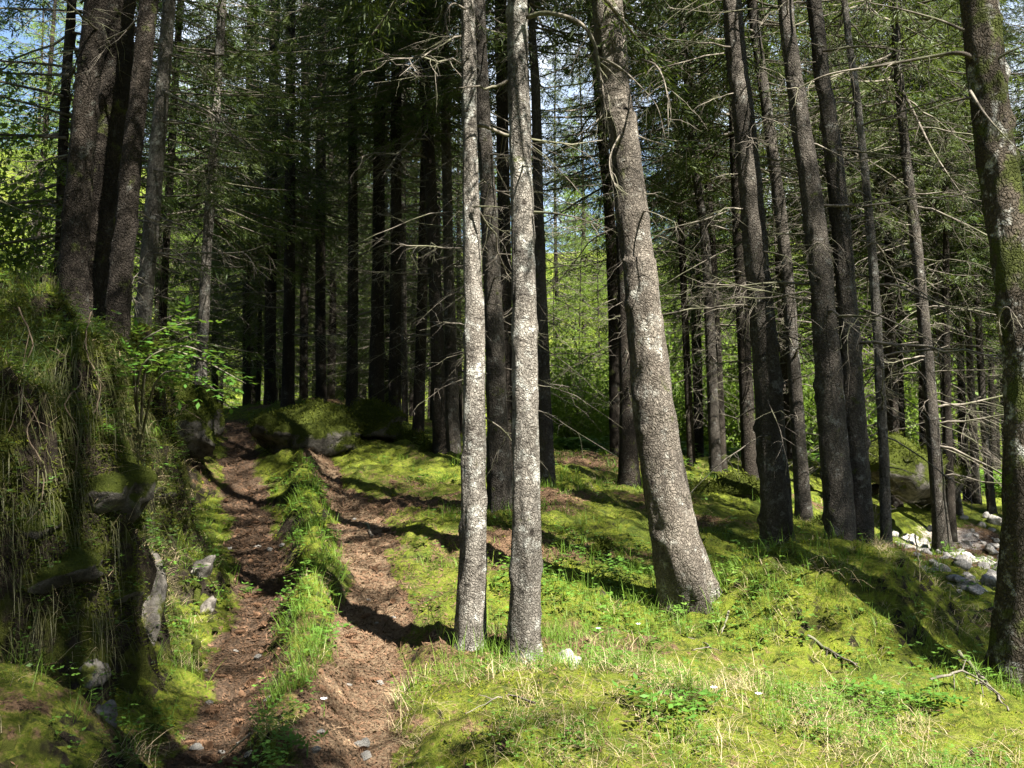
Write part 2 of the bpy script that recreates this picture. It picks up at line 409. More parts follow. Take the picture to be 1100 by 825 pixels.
# ------------------------------------------------------------------ tree survey: (base px, py, distance, [(px, py) up the stem], base width px, top width px at last point, bark, label)
# kinds of lower branches: b = number of dead branches, c = crown start height, cs = crown scale
TREES = [
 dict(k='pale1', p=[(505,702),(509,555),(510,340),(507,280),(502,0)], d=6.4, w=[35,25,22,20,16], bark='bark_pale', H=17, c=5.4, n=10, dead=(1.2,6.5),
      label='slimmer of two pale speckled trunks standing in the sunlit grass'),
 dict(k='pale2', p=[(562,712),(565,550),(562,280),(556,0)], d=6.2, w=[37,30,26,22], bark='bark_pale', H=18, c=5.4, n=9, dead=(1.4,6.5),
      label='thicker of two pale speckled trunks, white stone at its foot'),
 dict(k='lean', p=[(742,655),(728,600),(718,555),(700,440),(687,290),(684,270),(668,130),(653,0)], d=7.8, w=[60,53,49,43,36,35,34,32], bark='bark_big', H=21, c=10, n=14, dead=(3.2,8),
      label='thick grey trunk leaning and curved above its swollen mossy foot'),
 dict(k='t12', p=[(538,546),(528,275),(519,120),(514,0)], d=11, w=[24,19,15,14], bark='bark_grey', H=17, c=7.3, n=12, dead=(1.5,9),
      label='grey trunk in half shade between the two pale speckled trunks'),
 dict(k='t13', p=[(546,515),(542,280),(538,0)], d=14, w=[16,14,13], bark='bark_dark_shade', H=17, c=8.0, n=8, dead=(1.5,9),
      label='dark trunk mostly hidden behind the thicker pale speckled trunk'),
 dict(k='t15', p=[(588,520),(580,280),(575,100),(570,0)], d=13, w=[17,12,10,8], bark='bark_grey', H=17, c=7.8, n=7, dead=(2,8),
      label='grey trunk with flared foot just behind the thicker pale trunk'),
 dict(k='t18', p=[(676,520),(672,360),(665,150),(660,0)], d=13.6, w=[20,16,14,12], bark='bark_dark_shade', H=17, c=8, n=6, dead=(2,9),
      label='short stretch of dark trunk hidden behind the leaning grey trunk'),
 dict(k='t17', p=[(662,484),(657,275),(646,140),(634,0)], d=19, w=[14,12,11,10], bark='bark_dark_shade', H=20, c=8, n=10, dead=(2,9),
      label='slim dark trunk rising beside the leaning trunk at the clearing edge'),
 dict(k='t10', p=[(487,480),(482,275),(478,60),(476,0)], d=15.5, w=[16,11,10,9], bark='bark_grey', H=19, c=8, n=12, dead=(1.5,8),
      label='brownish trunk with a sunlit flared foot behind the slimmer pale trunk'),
 dict(k='t9', p=[(474,487),(466,275),(459,130),(453,0)], d=15, w=[16,14,13,12], bark='bark_dark_shade', H=20, c=8.5, n=12, dead=(1.5,8),
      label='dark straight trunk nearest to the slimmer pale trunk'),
 dict(k='t9b', p=[(449,473),(455,275),(458,120),(460,0)], d=17, w=[13,11,10,9], bark='bark_dark_shade', H=20, c=8, n=12, dead=(1.5,8),
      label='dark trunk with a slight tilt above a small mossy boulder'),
 dict(k='t8', p=[(424,473),(425,275),(426,120),(427,0)], d=16.5, w=[14,12,12,11], bark='bark_dark_shade', H=21, c=8, n=14, dead=(1.5,8),
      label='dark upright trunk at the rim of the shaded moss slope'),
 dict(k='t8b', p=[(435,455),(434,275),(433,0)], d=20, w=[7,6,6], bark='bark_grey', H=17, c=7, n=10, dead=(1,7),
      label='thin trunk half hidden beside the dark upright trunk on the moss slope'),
 dict(k='t7', p=[(404,434),(406,280),(408,120),(409,0)], d=17.2, w=[19,13,13,12], bark='bark_dark_shade', H=21, c=8, n=14, dead=(1.2,8),
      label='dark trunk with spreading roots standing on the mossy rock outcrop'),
 dict(k='t6', p=[(378,440),(379,275),(379,130),(379,0)], d=18, w=[13,11,10,9], bark='bark_dark_shade', H=20, c=7.5, n=14, dead=(1.2,8),
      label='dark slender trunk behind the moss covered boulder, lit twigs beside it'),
 dict(k='d1', p=[(345,430),(344,280),(347,0)], d=21, w=[12,11,9], bark='bark_dark_shade', H=20, c=6.5, n=14, dead=(1,8),
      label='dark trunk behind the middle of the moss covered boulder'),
 dict(k='d2', p=[(326,430),(327,280),(330,0)], d=23, w=[9,9,8], bark='bark_dark_shade', H=19, c=6.5, n=12, dead=(1,7),
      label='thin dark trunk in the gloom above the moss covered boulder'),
 dict(k='d3', p=[(309,436),(311,280),(313,0)], d=20, w=[14,12,10], bark='bark_dark_shade', H=20, c=6.5, n=16, dead=(1,8),
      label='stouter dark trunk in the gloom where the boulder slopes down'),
 dict(k='d4', p=[(290,438),(291,280),(296,0)], d=22, w=[13,12,10], bark='bark_dark_shade', H=20, c=6, n=16, dead=(1,8),
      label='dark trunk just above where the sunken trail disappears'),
 dict(k='d5', p=[(265,440),(265,280),(270,0)], d=24, w=[9,8,7], bark='bark_dark_shade', H=18, c=5.5, n=14, dead=(1,8),
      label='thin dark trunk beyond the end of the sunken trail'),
 dict(k='t19', p=[(743,507),(733,290),(724,100),(720,0)], d=19, w=[9,7,7,6], bark='bark_dark_shade', H=18, c=7.5, n=12, dead=(1.5,8),
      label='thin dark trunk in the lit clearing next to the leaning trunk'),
 dict(k='t19b', p=[(754,499),(749,300),(744,130)], d=23, w=[5,4,4], bark='bark_dark_shade', H=14, c=6.5, n=8, dead=(1.5,7),
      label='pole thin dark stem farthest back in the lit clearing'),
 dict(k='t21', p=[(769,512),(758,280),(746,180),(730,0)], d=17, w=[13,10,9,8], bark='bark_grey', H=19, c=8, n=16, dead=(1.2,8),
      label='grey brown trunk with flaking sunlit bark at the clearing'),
 dict(k='t21b', p=[(777,511),(766,300),(758,150)], d=18.5, w=[9,8,7], bark='bark_dark_shade', H=16, c=8, n=6, dead=(2,8),
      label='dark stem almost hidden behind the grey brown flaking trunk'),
 dict(k='t22', p=[(806,513),(794,280),(788,150),(782,0)], d=16, w=[17,13,12,11], bark='bark_dark_shade', H=20, c=8.5, n=16, dead=(1.2,8),
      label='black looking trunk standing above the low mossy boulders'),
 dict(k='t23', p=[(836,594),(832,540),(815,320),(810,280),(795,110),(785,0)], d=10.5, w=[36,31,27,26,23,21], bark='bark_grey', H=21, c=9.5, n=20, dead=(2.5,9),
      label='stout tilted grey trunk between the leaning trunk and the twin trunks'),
 dict(k='t24', p=[(848,492),(835,280),(826,130),(818,0)], d=20, w=[8,7,6,6], bark='bark_dark_shade', H=17, c=7.5, n=10, dead=(1.5,8),
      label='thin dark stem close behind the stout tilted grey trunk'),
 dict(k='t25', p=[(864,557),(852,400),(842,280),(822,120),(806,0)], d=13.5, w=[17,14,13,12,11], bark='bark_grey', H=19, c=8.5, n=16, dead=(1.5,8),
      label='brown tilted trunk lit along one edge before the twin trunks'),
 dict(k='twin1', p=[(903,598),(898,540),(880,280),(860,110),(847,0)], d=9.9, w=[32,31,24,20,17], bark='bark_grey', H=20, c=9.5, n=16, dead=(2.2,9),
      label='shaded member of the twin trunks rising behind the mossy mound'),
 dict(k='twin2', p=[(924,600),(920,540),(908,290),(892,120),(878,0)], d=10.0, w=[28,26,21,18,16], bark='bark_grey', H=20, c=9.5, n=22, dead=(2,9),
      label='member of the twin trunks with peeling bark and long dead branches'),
 dict(k='t28', p=[(952,600),(948,500),(935,290),(920,130),(906,10)], d=11.5, w=[12,11,9,8,7], bark='bark_pale', H=14, c=8, n=26, dead=(1,7),
      label='slim sunlit pale stem beside the stony bank and the twin trunks'),
 dict(k='t29', p=[(1013,592),(1006,530),(985,300),(968,150),(958,0)], d=13, w=[20,15,12,10,9], bark='bark_grey', H=17, c=8, n=30, dead=(1,8),
      label='grey trunk rooted among pale stones amid bare tangled branches'),
 dict(k='r1', p=[(1029,545),(1018,440),(1004,300),(990,100)], d=18, w=[9,8,7,6], bark='bark_grey', H=15, c=6.5, n=26, dead=(.6,7),
      label='thin trunk in the bare thicket just past the stony bank'),
 dict(k='r2', p=[(1040,542),(1034,440),(1026,250)], d=20, w=[9,8,6], bark='bark_dark_shade', H=15, c=6, n=26, dead=(.6,7),
      label='dark thin trunk deep within the bare thicket'),
 dict(k='r3', p=[(1050,546),(1044,430),(1034,250)], d=19, w=[9,8,6], bark='bark_grey', H=15, c=6, n=26, dead=(.6,7),
      label='greyish thin trunk of the bare thicket with a lit stem'),
 dict(k='r4', p=[(1066,550),(1056,430),(1042,200)], d=18, w=[9,8,6], bark='bark_grey', H=15, c=6.5, n=26, dead=(.6,7),
      label='thin trunk of the bare thicket closest to the mossy lichen trunk'),
 dict(k='fork', p=[(1095,738),(1095,560),(1093,400),(1086,290),(1076,200),(1056,0)], d=6.4, w=[52,46,43,42,41,40], bark='bark_moss', H=15, c=7.5, n=8, dead=(2,6),
      label='dark mossy trunk blotched with pale lichen at the picture edge'),
 dict(k='ta', p=[(74,345),(78,280),(92,140),(109,0)], d=8.8, w=[32,29,26,24], bark='bark_dark_shade', H=20, c=7.5, n=8, dead=(.5,7),
      label='shaded outer trunk of the triple clump on the steep bank'),
 dict(k='tb', p=[(96,345),(102,280),(118,140),(133,0)], d=9.3, w=[50,45,40,36], bark='bark_dark_shade', H=22, c=8, n=8, dead=(1,7),
      label='thickest middle trunk of the triple clump on the steep bank'),
 dict(k='tc', p=[(124,360),(130,280),(147,140),(165,0)], d=8.6, w=[25,23,21,19], bark='bark_dark_shade', H=20, c=7.5, n=8, dead=(1,7),
      label='slender tilted trunk of the triple clump, nearest the sunlit mossy stem'),
 dict(k='t1', p=[(63,330),(68,140),(80,0)], d=14, w=[12,10,10], bark='bark_dark_shade', H=17, c=3.2, n=8, dead=(.5,4),
      label='thin dark trunk against blue sky behind the triple clump'),
 dict(k='t3', p=[(148,412),(152,340),(160,280),(173,140),(185,0)], d=12, w=[22,18,17,16,14], bark='bark_pale', H=17, c=7.5, n=16, dead=(1.5,8),
      label='sunlit mossy yellowish trunk beside the triple clump on the bank'),
 dict(k='t4', p=[(172,380),(178,260),(187,130),(196,0)], d=16, w=[9,8,8,7], bark='bark_dark_shade', H=16, c=6.5, n=14, dead=(1,7),
      label='thin dark trunk close behind the sunlit mossy yellowish trunk'),
 dict(k='t5', p=[(214,412),(218,340),(222,280),(233,130),(241,0)], d=15, w=[14,12,11,10,9], bark='bark_pale', H=18, c=6, n=22, dead=(1.5,8),
      label='brown trunk with a lit lower stem behind the leafy sapling'),
]
TP = {t['k']: t for t in TREES}

# ------------------------------------------------------------------ the shape of the ground
ctrl = []
def cp(px, py, d): ctrl.append(at(px, py, d))
def cw(x, y, z): ctrl.append(np.array((x, y, z), float))
for t_ in TREES:
    if t_['k'] not in ('ta', 'tb', 'tc', 't1', 't3', 't4', 'lean', 't5', 't7', 'twin1', 'twin2', 'fork'):
        ctrl.append(at(*t_['p'][0], t_['d']))
for a_ in [(235,825,4.7),(262,700,6.9),(285,600,9.8),(266,530,12.8),(255,480,16),(250,458,19),
           (385,825,4.5),(402,700,6.6),(408,640,8.1),(388,560,11),(345,505,14),
           (560,825,4.15),(800,825,4.3),(1050,825,4.5),(640,720,6.1),(742,655,7.8),(905,605,10.0),(1087,738,6.4),
           (1045,612,15),(1010,575,17),(650,560,11),(620,540,12.2),(700,545,12.5),(640,491,20),(700,492,20),(590,492,19),(440,560,10.6),
           (470,610,8.8),(790,520,15.5),(880,560,14),(330,475,15.2),(1060,580,17),(980,660,9.5)]:
    cp(*a_)
for a_ in [(0,0,.05),(-3,0,0),(3,0,0),(0,-10,-.6),(12,-10,-.8),(-12,-10,0),(0,2.5,.1),(-2.6,4.2,.05),(7,5,-.1),(12,8,-.3),(20,15,-.4),(9,13,-.25),
           (-5,6.5,.3),(-10,12,1.4),(-7,8,.8),(-20,20,2.6),(-10,26,2.3),(-6,30,2.0),(0,27,1.25),(0,34,.7),(8,26,.9),(10,34,.5),(25,30,.3),(0,48,.8),
           (-30,45,3),(30,45,2),(0,75,3),(-40,80,5),(40,80,5),(60,20,0),(-60,20,3),(-5,16,1.95),(-6,20,2.35)]:
    cw(*a_)
ctrl = np.array(ctrl)
def tps_fit(P, lam=.012):
    X = P[:, :2] / 10.0
    n = len(P)
    r = np.hypot(X[:, None, 0] - X[None, :, 0], X[:, None, 1] - X[None, :, 1])
    K = np.where(r > 0, r * r * np.log(r + 1e-12), 0) + lam * np.eye(n)
    Q = np.c_[np.ones(n), X]
    A = np.block([[K, Q], [Q.T, np.zeros((3, 3))]])
    return X, np.linalg.solve(A, np.r_[P[:, 2], np.zeros(3)])
TX, TW = tps_fit(ctrl)
def base_h(x, y):
    x = np.clip(np.asarray(x, float), -80, 80) / 10; y = np.clip(np.asarray(y, float), -14, 90) / 10
    z = TW[-3] + TW[-2] * x + TW[-1] * y
    for i in range(len(TX)):
        r2 = (x - TX[i, 0]) ** 2 + (y - TX[i, 1]) ** 2
        z = z + TW[i] * .5 * r2 * np.log(r2 + 1e-12)
    return z

BANK = [(-12, 1.0), (-5, 3.6), (-3.3, 4.75), (-2.45, 5.35), (-2.2, 6.0), (-2.5, 7.4), (-2.95, 9.5), (-3.75, 12), (-4.6, 15), (-6.0, 19), (-9, 26), (-16, 40)]
TRAIL = [(-1.25, 2), (-1.38, 4.7), (-1.87, 6.9), (-2.47, 9.8), (-3.46, 12.8), (-4.5, 16), (-5.43, 19), (-8, 25)]
BERM = [(-.85, 3), (-.98, 4.7), (-1.40, 6.6), (-1.95, 9.5), (-2.40, 11.5), (-3.1, 14.5)]
TRAIL2 = [(-.55, 2), (-.71, 4.5), (-.97, 6.6), (-1.12, 8.1), (-1.69, 11), (-2.73, 14), (-3.5, 16)]

def fields(x, y):
    x = np.asarray(x, float); y = np.asarray(y, float)
    wob = .10 * vnoise(x * 1.3 + 5, y * 1.3) + .07 * vnoise(x * 4.1, y * 4.1 + 9) + .04 * vnoise(x * 11, y * 11)
    dl, _ = poly_dist(x + wob, y, TRAIL)
    dr, _ = poly_dist(x + wob, y, TRAIL2)
    db, sb = poly_dist(x + .22 * vnoise(x * .9, y * .9) + .1 * vnoise(x * 2.7, y * 2.7), y, BANK)
    dm, _ = poly_dist(x + wob * .6, y, BERM)
    s = db * sb
    dirt_l = np.exp(-(dl / .27) ** 4) * (1 - sstep(17.5, 21, y))
    dirt_r = np.exp(-(dr / .24) ** 4) * (1 - sstep(13.5, 15.5, y))
    return dl, dr, s, dm, dirt_l, dirt_r

def ground_h(x, y, detail=True):
    x = np.asarray(x, float); y = np.asarray(y, float)
    dl, dr, s, dm, pl, pr = fields(x, y)
    z = base_h(x, y)
    # steep bank beside the sunken trail
    Hb = np.interp(y, [2, 4, 5, 6, 8.5, 10, 12, 16, 20, 26, 40], [.7, .9, 1.7, 2.0, 2.3, 1.9, 1.15, .8, .45, .2, 0])
    wb = np.interp(y, [4, 5.5, 7, 8.5, 10, 12, 16], [.7, .55, .55, .65, .95, 1.2, 1.3])
    bank = np.where(s > 0, Hb * sstep(0, 1, s / wb) + .22 * np.clip(s - wb, 0, 5) * np.clip(Hb, 0, 1), 0)
    rough = sstep(0, .3, s) * np.clip(Hb, 0, 1.2)
    z = z + bank + rough * (.26 * fbm(x * 1.9, y * 1.9, z * 0 + bank * 1.9, 4) - .16 * np.abs(fbm(x * 4.5, y * 4.5, bank * 4.5, 2)))
    # sunken trail, berm beside it, shallow second trail
    near = 1 - sstep(15, 19, y)
    z = z + near * (.27 * np.exp(-(dm / .22) ** 2) - .13 * np.exp(-(dl / .42) ** 4) - .06 * np.exp(-(dr / .34) ** 4))
    # clods and hoof prints in the trail, mossy hump by the bank's foot
    if detail:
        z = z + pl * .035 * np.abs(fbm(x * 6.5, y * 6.5, None, 2))
    z = z + .52 * np.exp(-(np.hypot((x + 2.35) / .62, (y - 4.45) / .55)) ** 3)
    # mossy mound and its shoulder
    z = z + .60 * np.exp(-(np.hypot((x - 2.55) / .84, (y - 7.75) / .88)) ** 3.2) + .20 * np.exp(-(np.hypot((x - 3.55) / .95, (y - 8.1) / .8)) ** 2.6)
    # swell in the foreground
    z = z + .18 * np.exp(-(np.hypot((x - .30) / .85, (y - 5.05) / .6)) ** 2.5)
    # stony trough
    z = z - .25 * np.exp(-(np.hypot((x - 7.2) / 1.6, (y - 15.0) / 1.8)) ** 2)
    # far hillside
    z = z + 30 * sstep(55, 170, y + .25 * np.abs(x)) + 9 * sstep(16, 60, -x) * sstep(20, 55, y)
    if detail:
        calm = 1 - .55 * np.maximum(pl, pr)
        z = z + calm * (.05 * fbm(x * 1.1, y * 1.1, None, 2) + .050 * fbm(x * 4.2, y * 4.2, None, 3) + .030 * np.abs(fbm(x * 8.5, y * 8.5, None, 2))) + .012 * fbm(x * 15, y * 15, None, 2)
    return z

def axis(lo, f0, f1, hi, step, grow):
    a = list(np.arange(f0, f1 + 1e-6, step))
    s = step
    while a[-1] < hi:
        s *= grow; a.append(a[-1] + s)
    s = step
    while a[0] > lo:
        s *= grow; a.insert(0, a[0] - s)
    return np.array(a)
gx = axis(-170, -4.4, 4.6, 170, .042, 1.035)
gy = axis(-40, 3.4, 10.5, 260, .042, 1.022)
GX, GY = np.meshgrid(gx, gy)
GZ = ground_h(GX, GY)
nx, ny = len(gx), len(gy)
gv = np.stack([GX, GY, GZ], -1).reshape(-1, 3)
idx = np.arange(nx * ny).reshape(ny, nx)
gf = np.stack([idx[:-1, :-1], idx[:-1, 1:], idx[1:, 1:], idx[1:, :-1]], -1).reshape(-1, 4)
# smooth normals of the whole sheet
fn = np.cross(gv[gf[:, 2]] - gv[gf[:, 0]], gv[gf[:, 3]] - gv[gf[:, 1]])
farea = np.linalg.norm(fn, axis=1) * .5
fnn = norm(fn)
vn = np.zeros_like(gv)
for k in range(4):
    np.add.at(vn, gf[:, k], fn)
vn = norm(vn)
def face_normals():
    a = np.cross(gv[gf[:, 2]] - gv[gf[:, 0]], gv[gf[:, 3]] - gv[gf[:, 1]])
    b = np.zeros_like(gv)
    for k in range(4):
        np.add.at(b, gf[:, k], a)
    return a, norm(b)
dl_, dr_, s_, dm_, pl_, pr_ = fields(gv[:, 0], gv[:, 1])
bk = sstep(-.02, .12, s_) * (1 - sstep(1.0, 1.9, s_)) * sstep(3.9, 5.0, gv[:, 1]) * (1 - sstep(11, 14, gv[:, 1])) * (1 - sstep(5, 8, -gv[:, 0]))
gv = gv + vn * (bk * (.10 * fbm(gv[:, 0] * 2.4, gv[:, 1] * 2.4, gv[:, 2] * 2.4, 3) + .075 * np.abs(fbm(gv[:, 0] * 5.5, gv[:, 1] * 5.5, gv[:, 2] * 5.5, 3)) - .02))[:, None]
fn, vn = face_normals()
farea = np.linalg.norm(fn, axis=1) * .5
fnn = norm(fn)
dirt_v = np.maximum(pl_, pr_)
dr2_, _ = poly_dist(gv[:, 0] - .28, gv[:, 1], TRAIL2)
dirt_v = np.maximum(dirt_v, .42 * np.exp(-(dr2_ / .5) ** 2) * (1 - sstep(11, 14, gv[:, 1])) * sstep(4.8, 6, gv[:, 1]))
X_, Y_ = gv[:, 0], gv[:, 1]
stony_v = np.clip(np.exp(-(np.hypot((X_ / np.clip(Y_, 1, 99) - .46) / .085, (Y_ - 14.2) / 4.0)) ** 4) * (.52 + .5 * vnoise(X_ * 1.4, Y_ * 1.4)), 0, 1)
lit_v = np.clip(.31 + .55 * fbm(X_ * .75, Y_ * .75, None, 2) + .16 * sstep(8.6, 10.5, Y_) * (1 - sstep(4, 7, X_)) * sstep(-2.6, -1, X_)
                + .25 * np.exp(-(dm_ / .3) ** 2) * 0 - .35 * np.exp(-(np.hypot((X_ - 2.4) / 1.3, (Y_ - 7.9) / 1.2)) ** 2)
                + .3 * np.exp(-(np.hypot((X_ - 4.2) / 1.2, (Y_ - 5.6) / 1.2)) ** 2) , 0, 1)
lit_v = np.where(pr_ > .12, np.maximum(lit_v, sstep(.1, .5, pr_)), lit_v) * (1 - pl_)
lit_v = lit_v * (1 - sstep(34, 46, Y_))
maskcol = np.stack([dirt_v, stony_v, lit_v, np.ones_like(dirt_v)], -1)
fc = gv[gf].mean(1)
f_dirt = dirt_v[gf].mean(1); f_ston = stony_v[gf].mean(1); f_lit = lit_v[gf].mean(1); f_s = s_[gf].mean(1); f_dm = dm_[gf].mean(1)

def ground_piece(name, sel):
    ids, inv = np.unique(gf[sel].ravel(), return_inverse=True)
    me = mesh_from(name, gv[ids], inv.reshape(-1, 4), M['ground'], True)
    at_ = me.attributes.new('mask', 'FLOAT_COLOR', 'POINT')
    at_.data.foreach_set('color', maskcol[ids].astype(np.float32).ravel())
    me.normals_split_custom_set_from_vertices(vn[ids].tolist())
    return tag(link(name, me), kind='structure')
on_path = f_dirt > .5
ground_piece('ground', ~on_path)
left_trail = on_path & (pl_[gf].mean(1) >= pr_[gf].mean(1))
ground_piece('sunken_trail', left_trail)
ground_piece('path', on_path & ~left_trail)

def H1(x, y):
    return float(ground_h(np.array([x]), np.array([y]))[0])

def hit(px, py, lift=0.0):
    """where the line of sight meets the ground"""
    ds = np.arange(3.2, 40, .02)
    P = np.array([at(px, py, q) for q in (1.0, 2.0)])
    L = P[0] + np.outer(ds - 1.0, P[1] - P[0])
    below = np.nonzero(L[:, 2] < ground_h(L[:, 0], L[:, 1]))[0]
    q = L[below[0]] if len(below) else L[-1]
    return q + np.array((0, 0, lift))

# sampling points on the ground sheet: weight * area
def scatter(weight, n, g=rng):
    w = np.clip(weight, 0, None) * farea
    w = w / w.sum()
    fi = g.choice(len(gf), n, p=w)
    a = g.random((n, 1)); b = g.random((n, 1))
    q = gv[gf[fi]]
    p = (q[:, 0] * (1 - a) + q[:, 1] * a) * (1 - b) + (q[:, 3] * (1 - a) + q[:, 2] * a) * b
    return p, fnn[fi] * np.sign(fnn[fi][:, 2:3]), fi
F_D = np.hypot(fc[:, 0], fc[:, 1])
IN_VIEW = ((np.abs(fc[:, 0]) < .62 * fc[:, 1] + .8) & (fc[:, 1] > 3.0)).astype(float)

# ------------------------------------------------------------------ trees
def catmull(P, n_per=8):
    P = np.asarray(P, float)
    Q = np.vstack([2 * P[0] - P[1], P, 2 * P[-1] - P[-2]])
    out = []
    for i in range(1, len(Q) - 2):
        t = np.linspace(0, 1, n_per, endpoint=False)[:, None]
        p0, p1, p2, p3 = Q[i - 1], Q[i], Q[i + 1], Q[i + 2]
        out.append(.5 * ((2 * p1) + (-p0 + p2) * t + (2 * p0 - 5 * p1 + 4 * p2 - p3) * t * t + (-p0 + 3 * p1 - 3 * p2 + p3) * t ** 3))
    out.append(P[-1:])
    return np.vstack(out)

def trunk_mesh(name, path, rad, sides, step, mat, seed, flare=.6, rough=.05, knobs=0):
    """path/rad sampled polyline (local); resampled in rings with uneven bark and root flare"""
    seg = np.r_[0, np.cumsum(np.linalg.norm(np.diff(path, axis=0), axis=1))]
    L = seg[-1]
    lo = np.arange(0, min(6.5, L), step)
    hi = np.arange(min(6.5, L), L, max(step * 5, .5))
    t = np.r_[lo, hi, L]
    P = np.stack([np.interp(t, seg, path[:, k]) for k in range(3)], -1)
    r = np.interp(t, seg, rad)
    th = np.arange(sides) * 2 * math.pi / sides
    T, TH = np.meshgrid(t, th, indexing='ij')
    RR = np.repeat(r[:, None], sides, 1)
    # root flare with lobes
    nl = 4 + seed % 3
    lob = 1 + .75 * np.cos(nl * TH + seed) + .4 * np.cos((nl + 2) * TH + 2.1 * seed)
    RR = RR * (1 + flare * np.exp(-T / (.16 + 1.0 * r[0])) * lob)
    cx_, cy_ = np.cos(TH), np.sin(TH)
    nz = fbm(cx_ * 1.6 + seed * 3.1, cy_ * 1.6, T * 2.2, 3) * rough * 1.3 + fbm(cx_ * 6 + seed, cy_ * 6, T * 9, 2) * rough * .7
    RR = RR * (1 + nz)
    for k in range(knobs):
        kt, ka = rng.uniform(.3, 6), rng.uniform(0, 6.28)
        da = np.angle(np.exp(1j * (TH - ka)))
        RR = RR + r.mean() * rng.uniform(.12, .3) * np.exp(-((T - kt) / .05) ** 2 - (da / .3) ** 2)
    v = np.stack([P[:, None, 0] + RR * cx_, P[:, None, 1] + RR * cy_, np.repeat(P[:, 2:3], sides, 1)], -1).reshape(-1, 3)
    n = len(t)
    i = np.arange(n - 1)[:, None] * sides + np.arange(sides)[None]
    j = np.arange(n - 1)[:, None] * sides + (np.arange(sides)[None] + 1) % sides
    f = np.stack([i, j, j + sides, i + sides], -1).reshape(-1, 4)
    return mesh_from(name, v, f, mat, True)

# --- dead branch prototypes: along +X from the origin
def branch_into(tb, origin, dirn, L, r0, g, droop=.25, twigs=10, twig_len=.35, sub=True, sides=4, wig=.05, up=.0):
    n = 9
    t = np.linspace(0, 1, n)
    d = norm(np.asarray(dirn, float))
    pts = np.asarray(origin, float) + np.outer(t * L, d)
    pts[:, 2] += -droop * L * t ** 2 + up * L * t ** 3
    wv = np.cumsum(g.normal(size=(n, 3)) * wig * L / n * 2.0, axis=0); wv[0] = 0
    pts += wv
    tb.add(pts, r0 * (1 - .82 * t), sides)
    for k in range(twigs):
        u = g.uniform(.22, .99)
        p = np.array([np.interp(u, t, pts[:, q]) for q in range(3)])
        sd = 1 if k % 2 else -1
        side = np.cross(d, (0, 0, 1.0)); side = norm(side)
        td = norm(d * g.uniform(.3, .9) + side * sd * g.uniform(.5, 1.0) + np.array((0, 0, g.uniform(-.75, .25))))
        l = L * twig_len * (1.1 - .65 * u) * g.uniform(.5, 1.3)
        m = 5
        tt = np.linspace(0, 1, m)
        q = p + np.outer(tt * l, td); q[:, 2] -= .3 * l * tt ** 2
        q += np.cumsum(g.normal(size=(m, 3)) * .05 * l, axis=0) * (tt[:, None] > 0)
        tb.add(q, r0 * .33 * (1 - .75 * tt), 3)
        if sub:
            for h in range(g.integers(2, 5)):
                uu = g.uniform(.2, .95)
                p2 = np.array([np.interp(uu, tt, q[:, z]) for z in range(3)])
                dd = norm(td + rand_dirs(1, g)[0] * .9 + np.array((0, 0, -.35)))
                l2 = l * g.uniform(.25, .55)
                e = np.linspace(0, 1, 3)
                q2 = p2 + np.outer(e * l2, dd); q2[:, 2] -= .15 * l2 * e ** 2
                tb.add(q2, r0 * .17 * (1 - .6 * e), 3)
    return pts

DEAD = []
for k in range(9):
    g = np.random.default_rng(100 + k)
    tb = Tubes()
    branch_into(tb, (0, 0, 0), (1, 0, g.uniform(-.25, .15)), 1.0, .0095, g, droop=g.uniform(.05, .45), twigs=int(g.integers(8, 16)), wig=.06, up=g.uniform(0, .25))
    DEAD.append(tb.mesh('dead_branch', M['dead']))
STUB = []
for k in range(4):
    g = np.random.default_rng(140 + k)
    tb = Tubes()
    branch_into(tb, (0, 0, 0), (1, 0, g.uniform(-.3, .25)), 1.0, .03, g, droop=.1, twigs=int(g.integers(0, 3)), sub=False, wig=.12)
    STUB.append(tb.mesh('dead_branch', M['dead']))
# whole rings of dead twigs for stems farther back (height 7 m)
TANGLE = []
for k in range(4):
    g = np.random.default_rng(200 + k)
    tb = Tubes()
    for h in np.arange(.5, 7.0, .36):
        for q in range(g.integers(1, 4)):
            a = g.uniform(0, 6.28)
            L = g.uniform(.5, 1.9)
            branch_into(tb, (0, 0, h + g.uniform(-.1, .1)), (math.cos(a), math.sin(a), g.uniform(-.35, .1)), L, .011, g, droop=g.uniform(.1, .45), twigs=int(g.integers(4, 10)), sub=False, sides=3, wig=.05)
    TANGLE.append(tb.mesh('dead_branches', M['dead']))

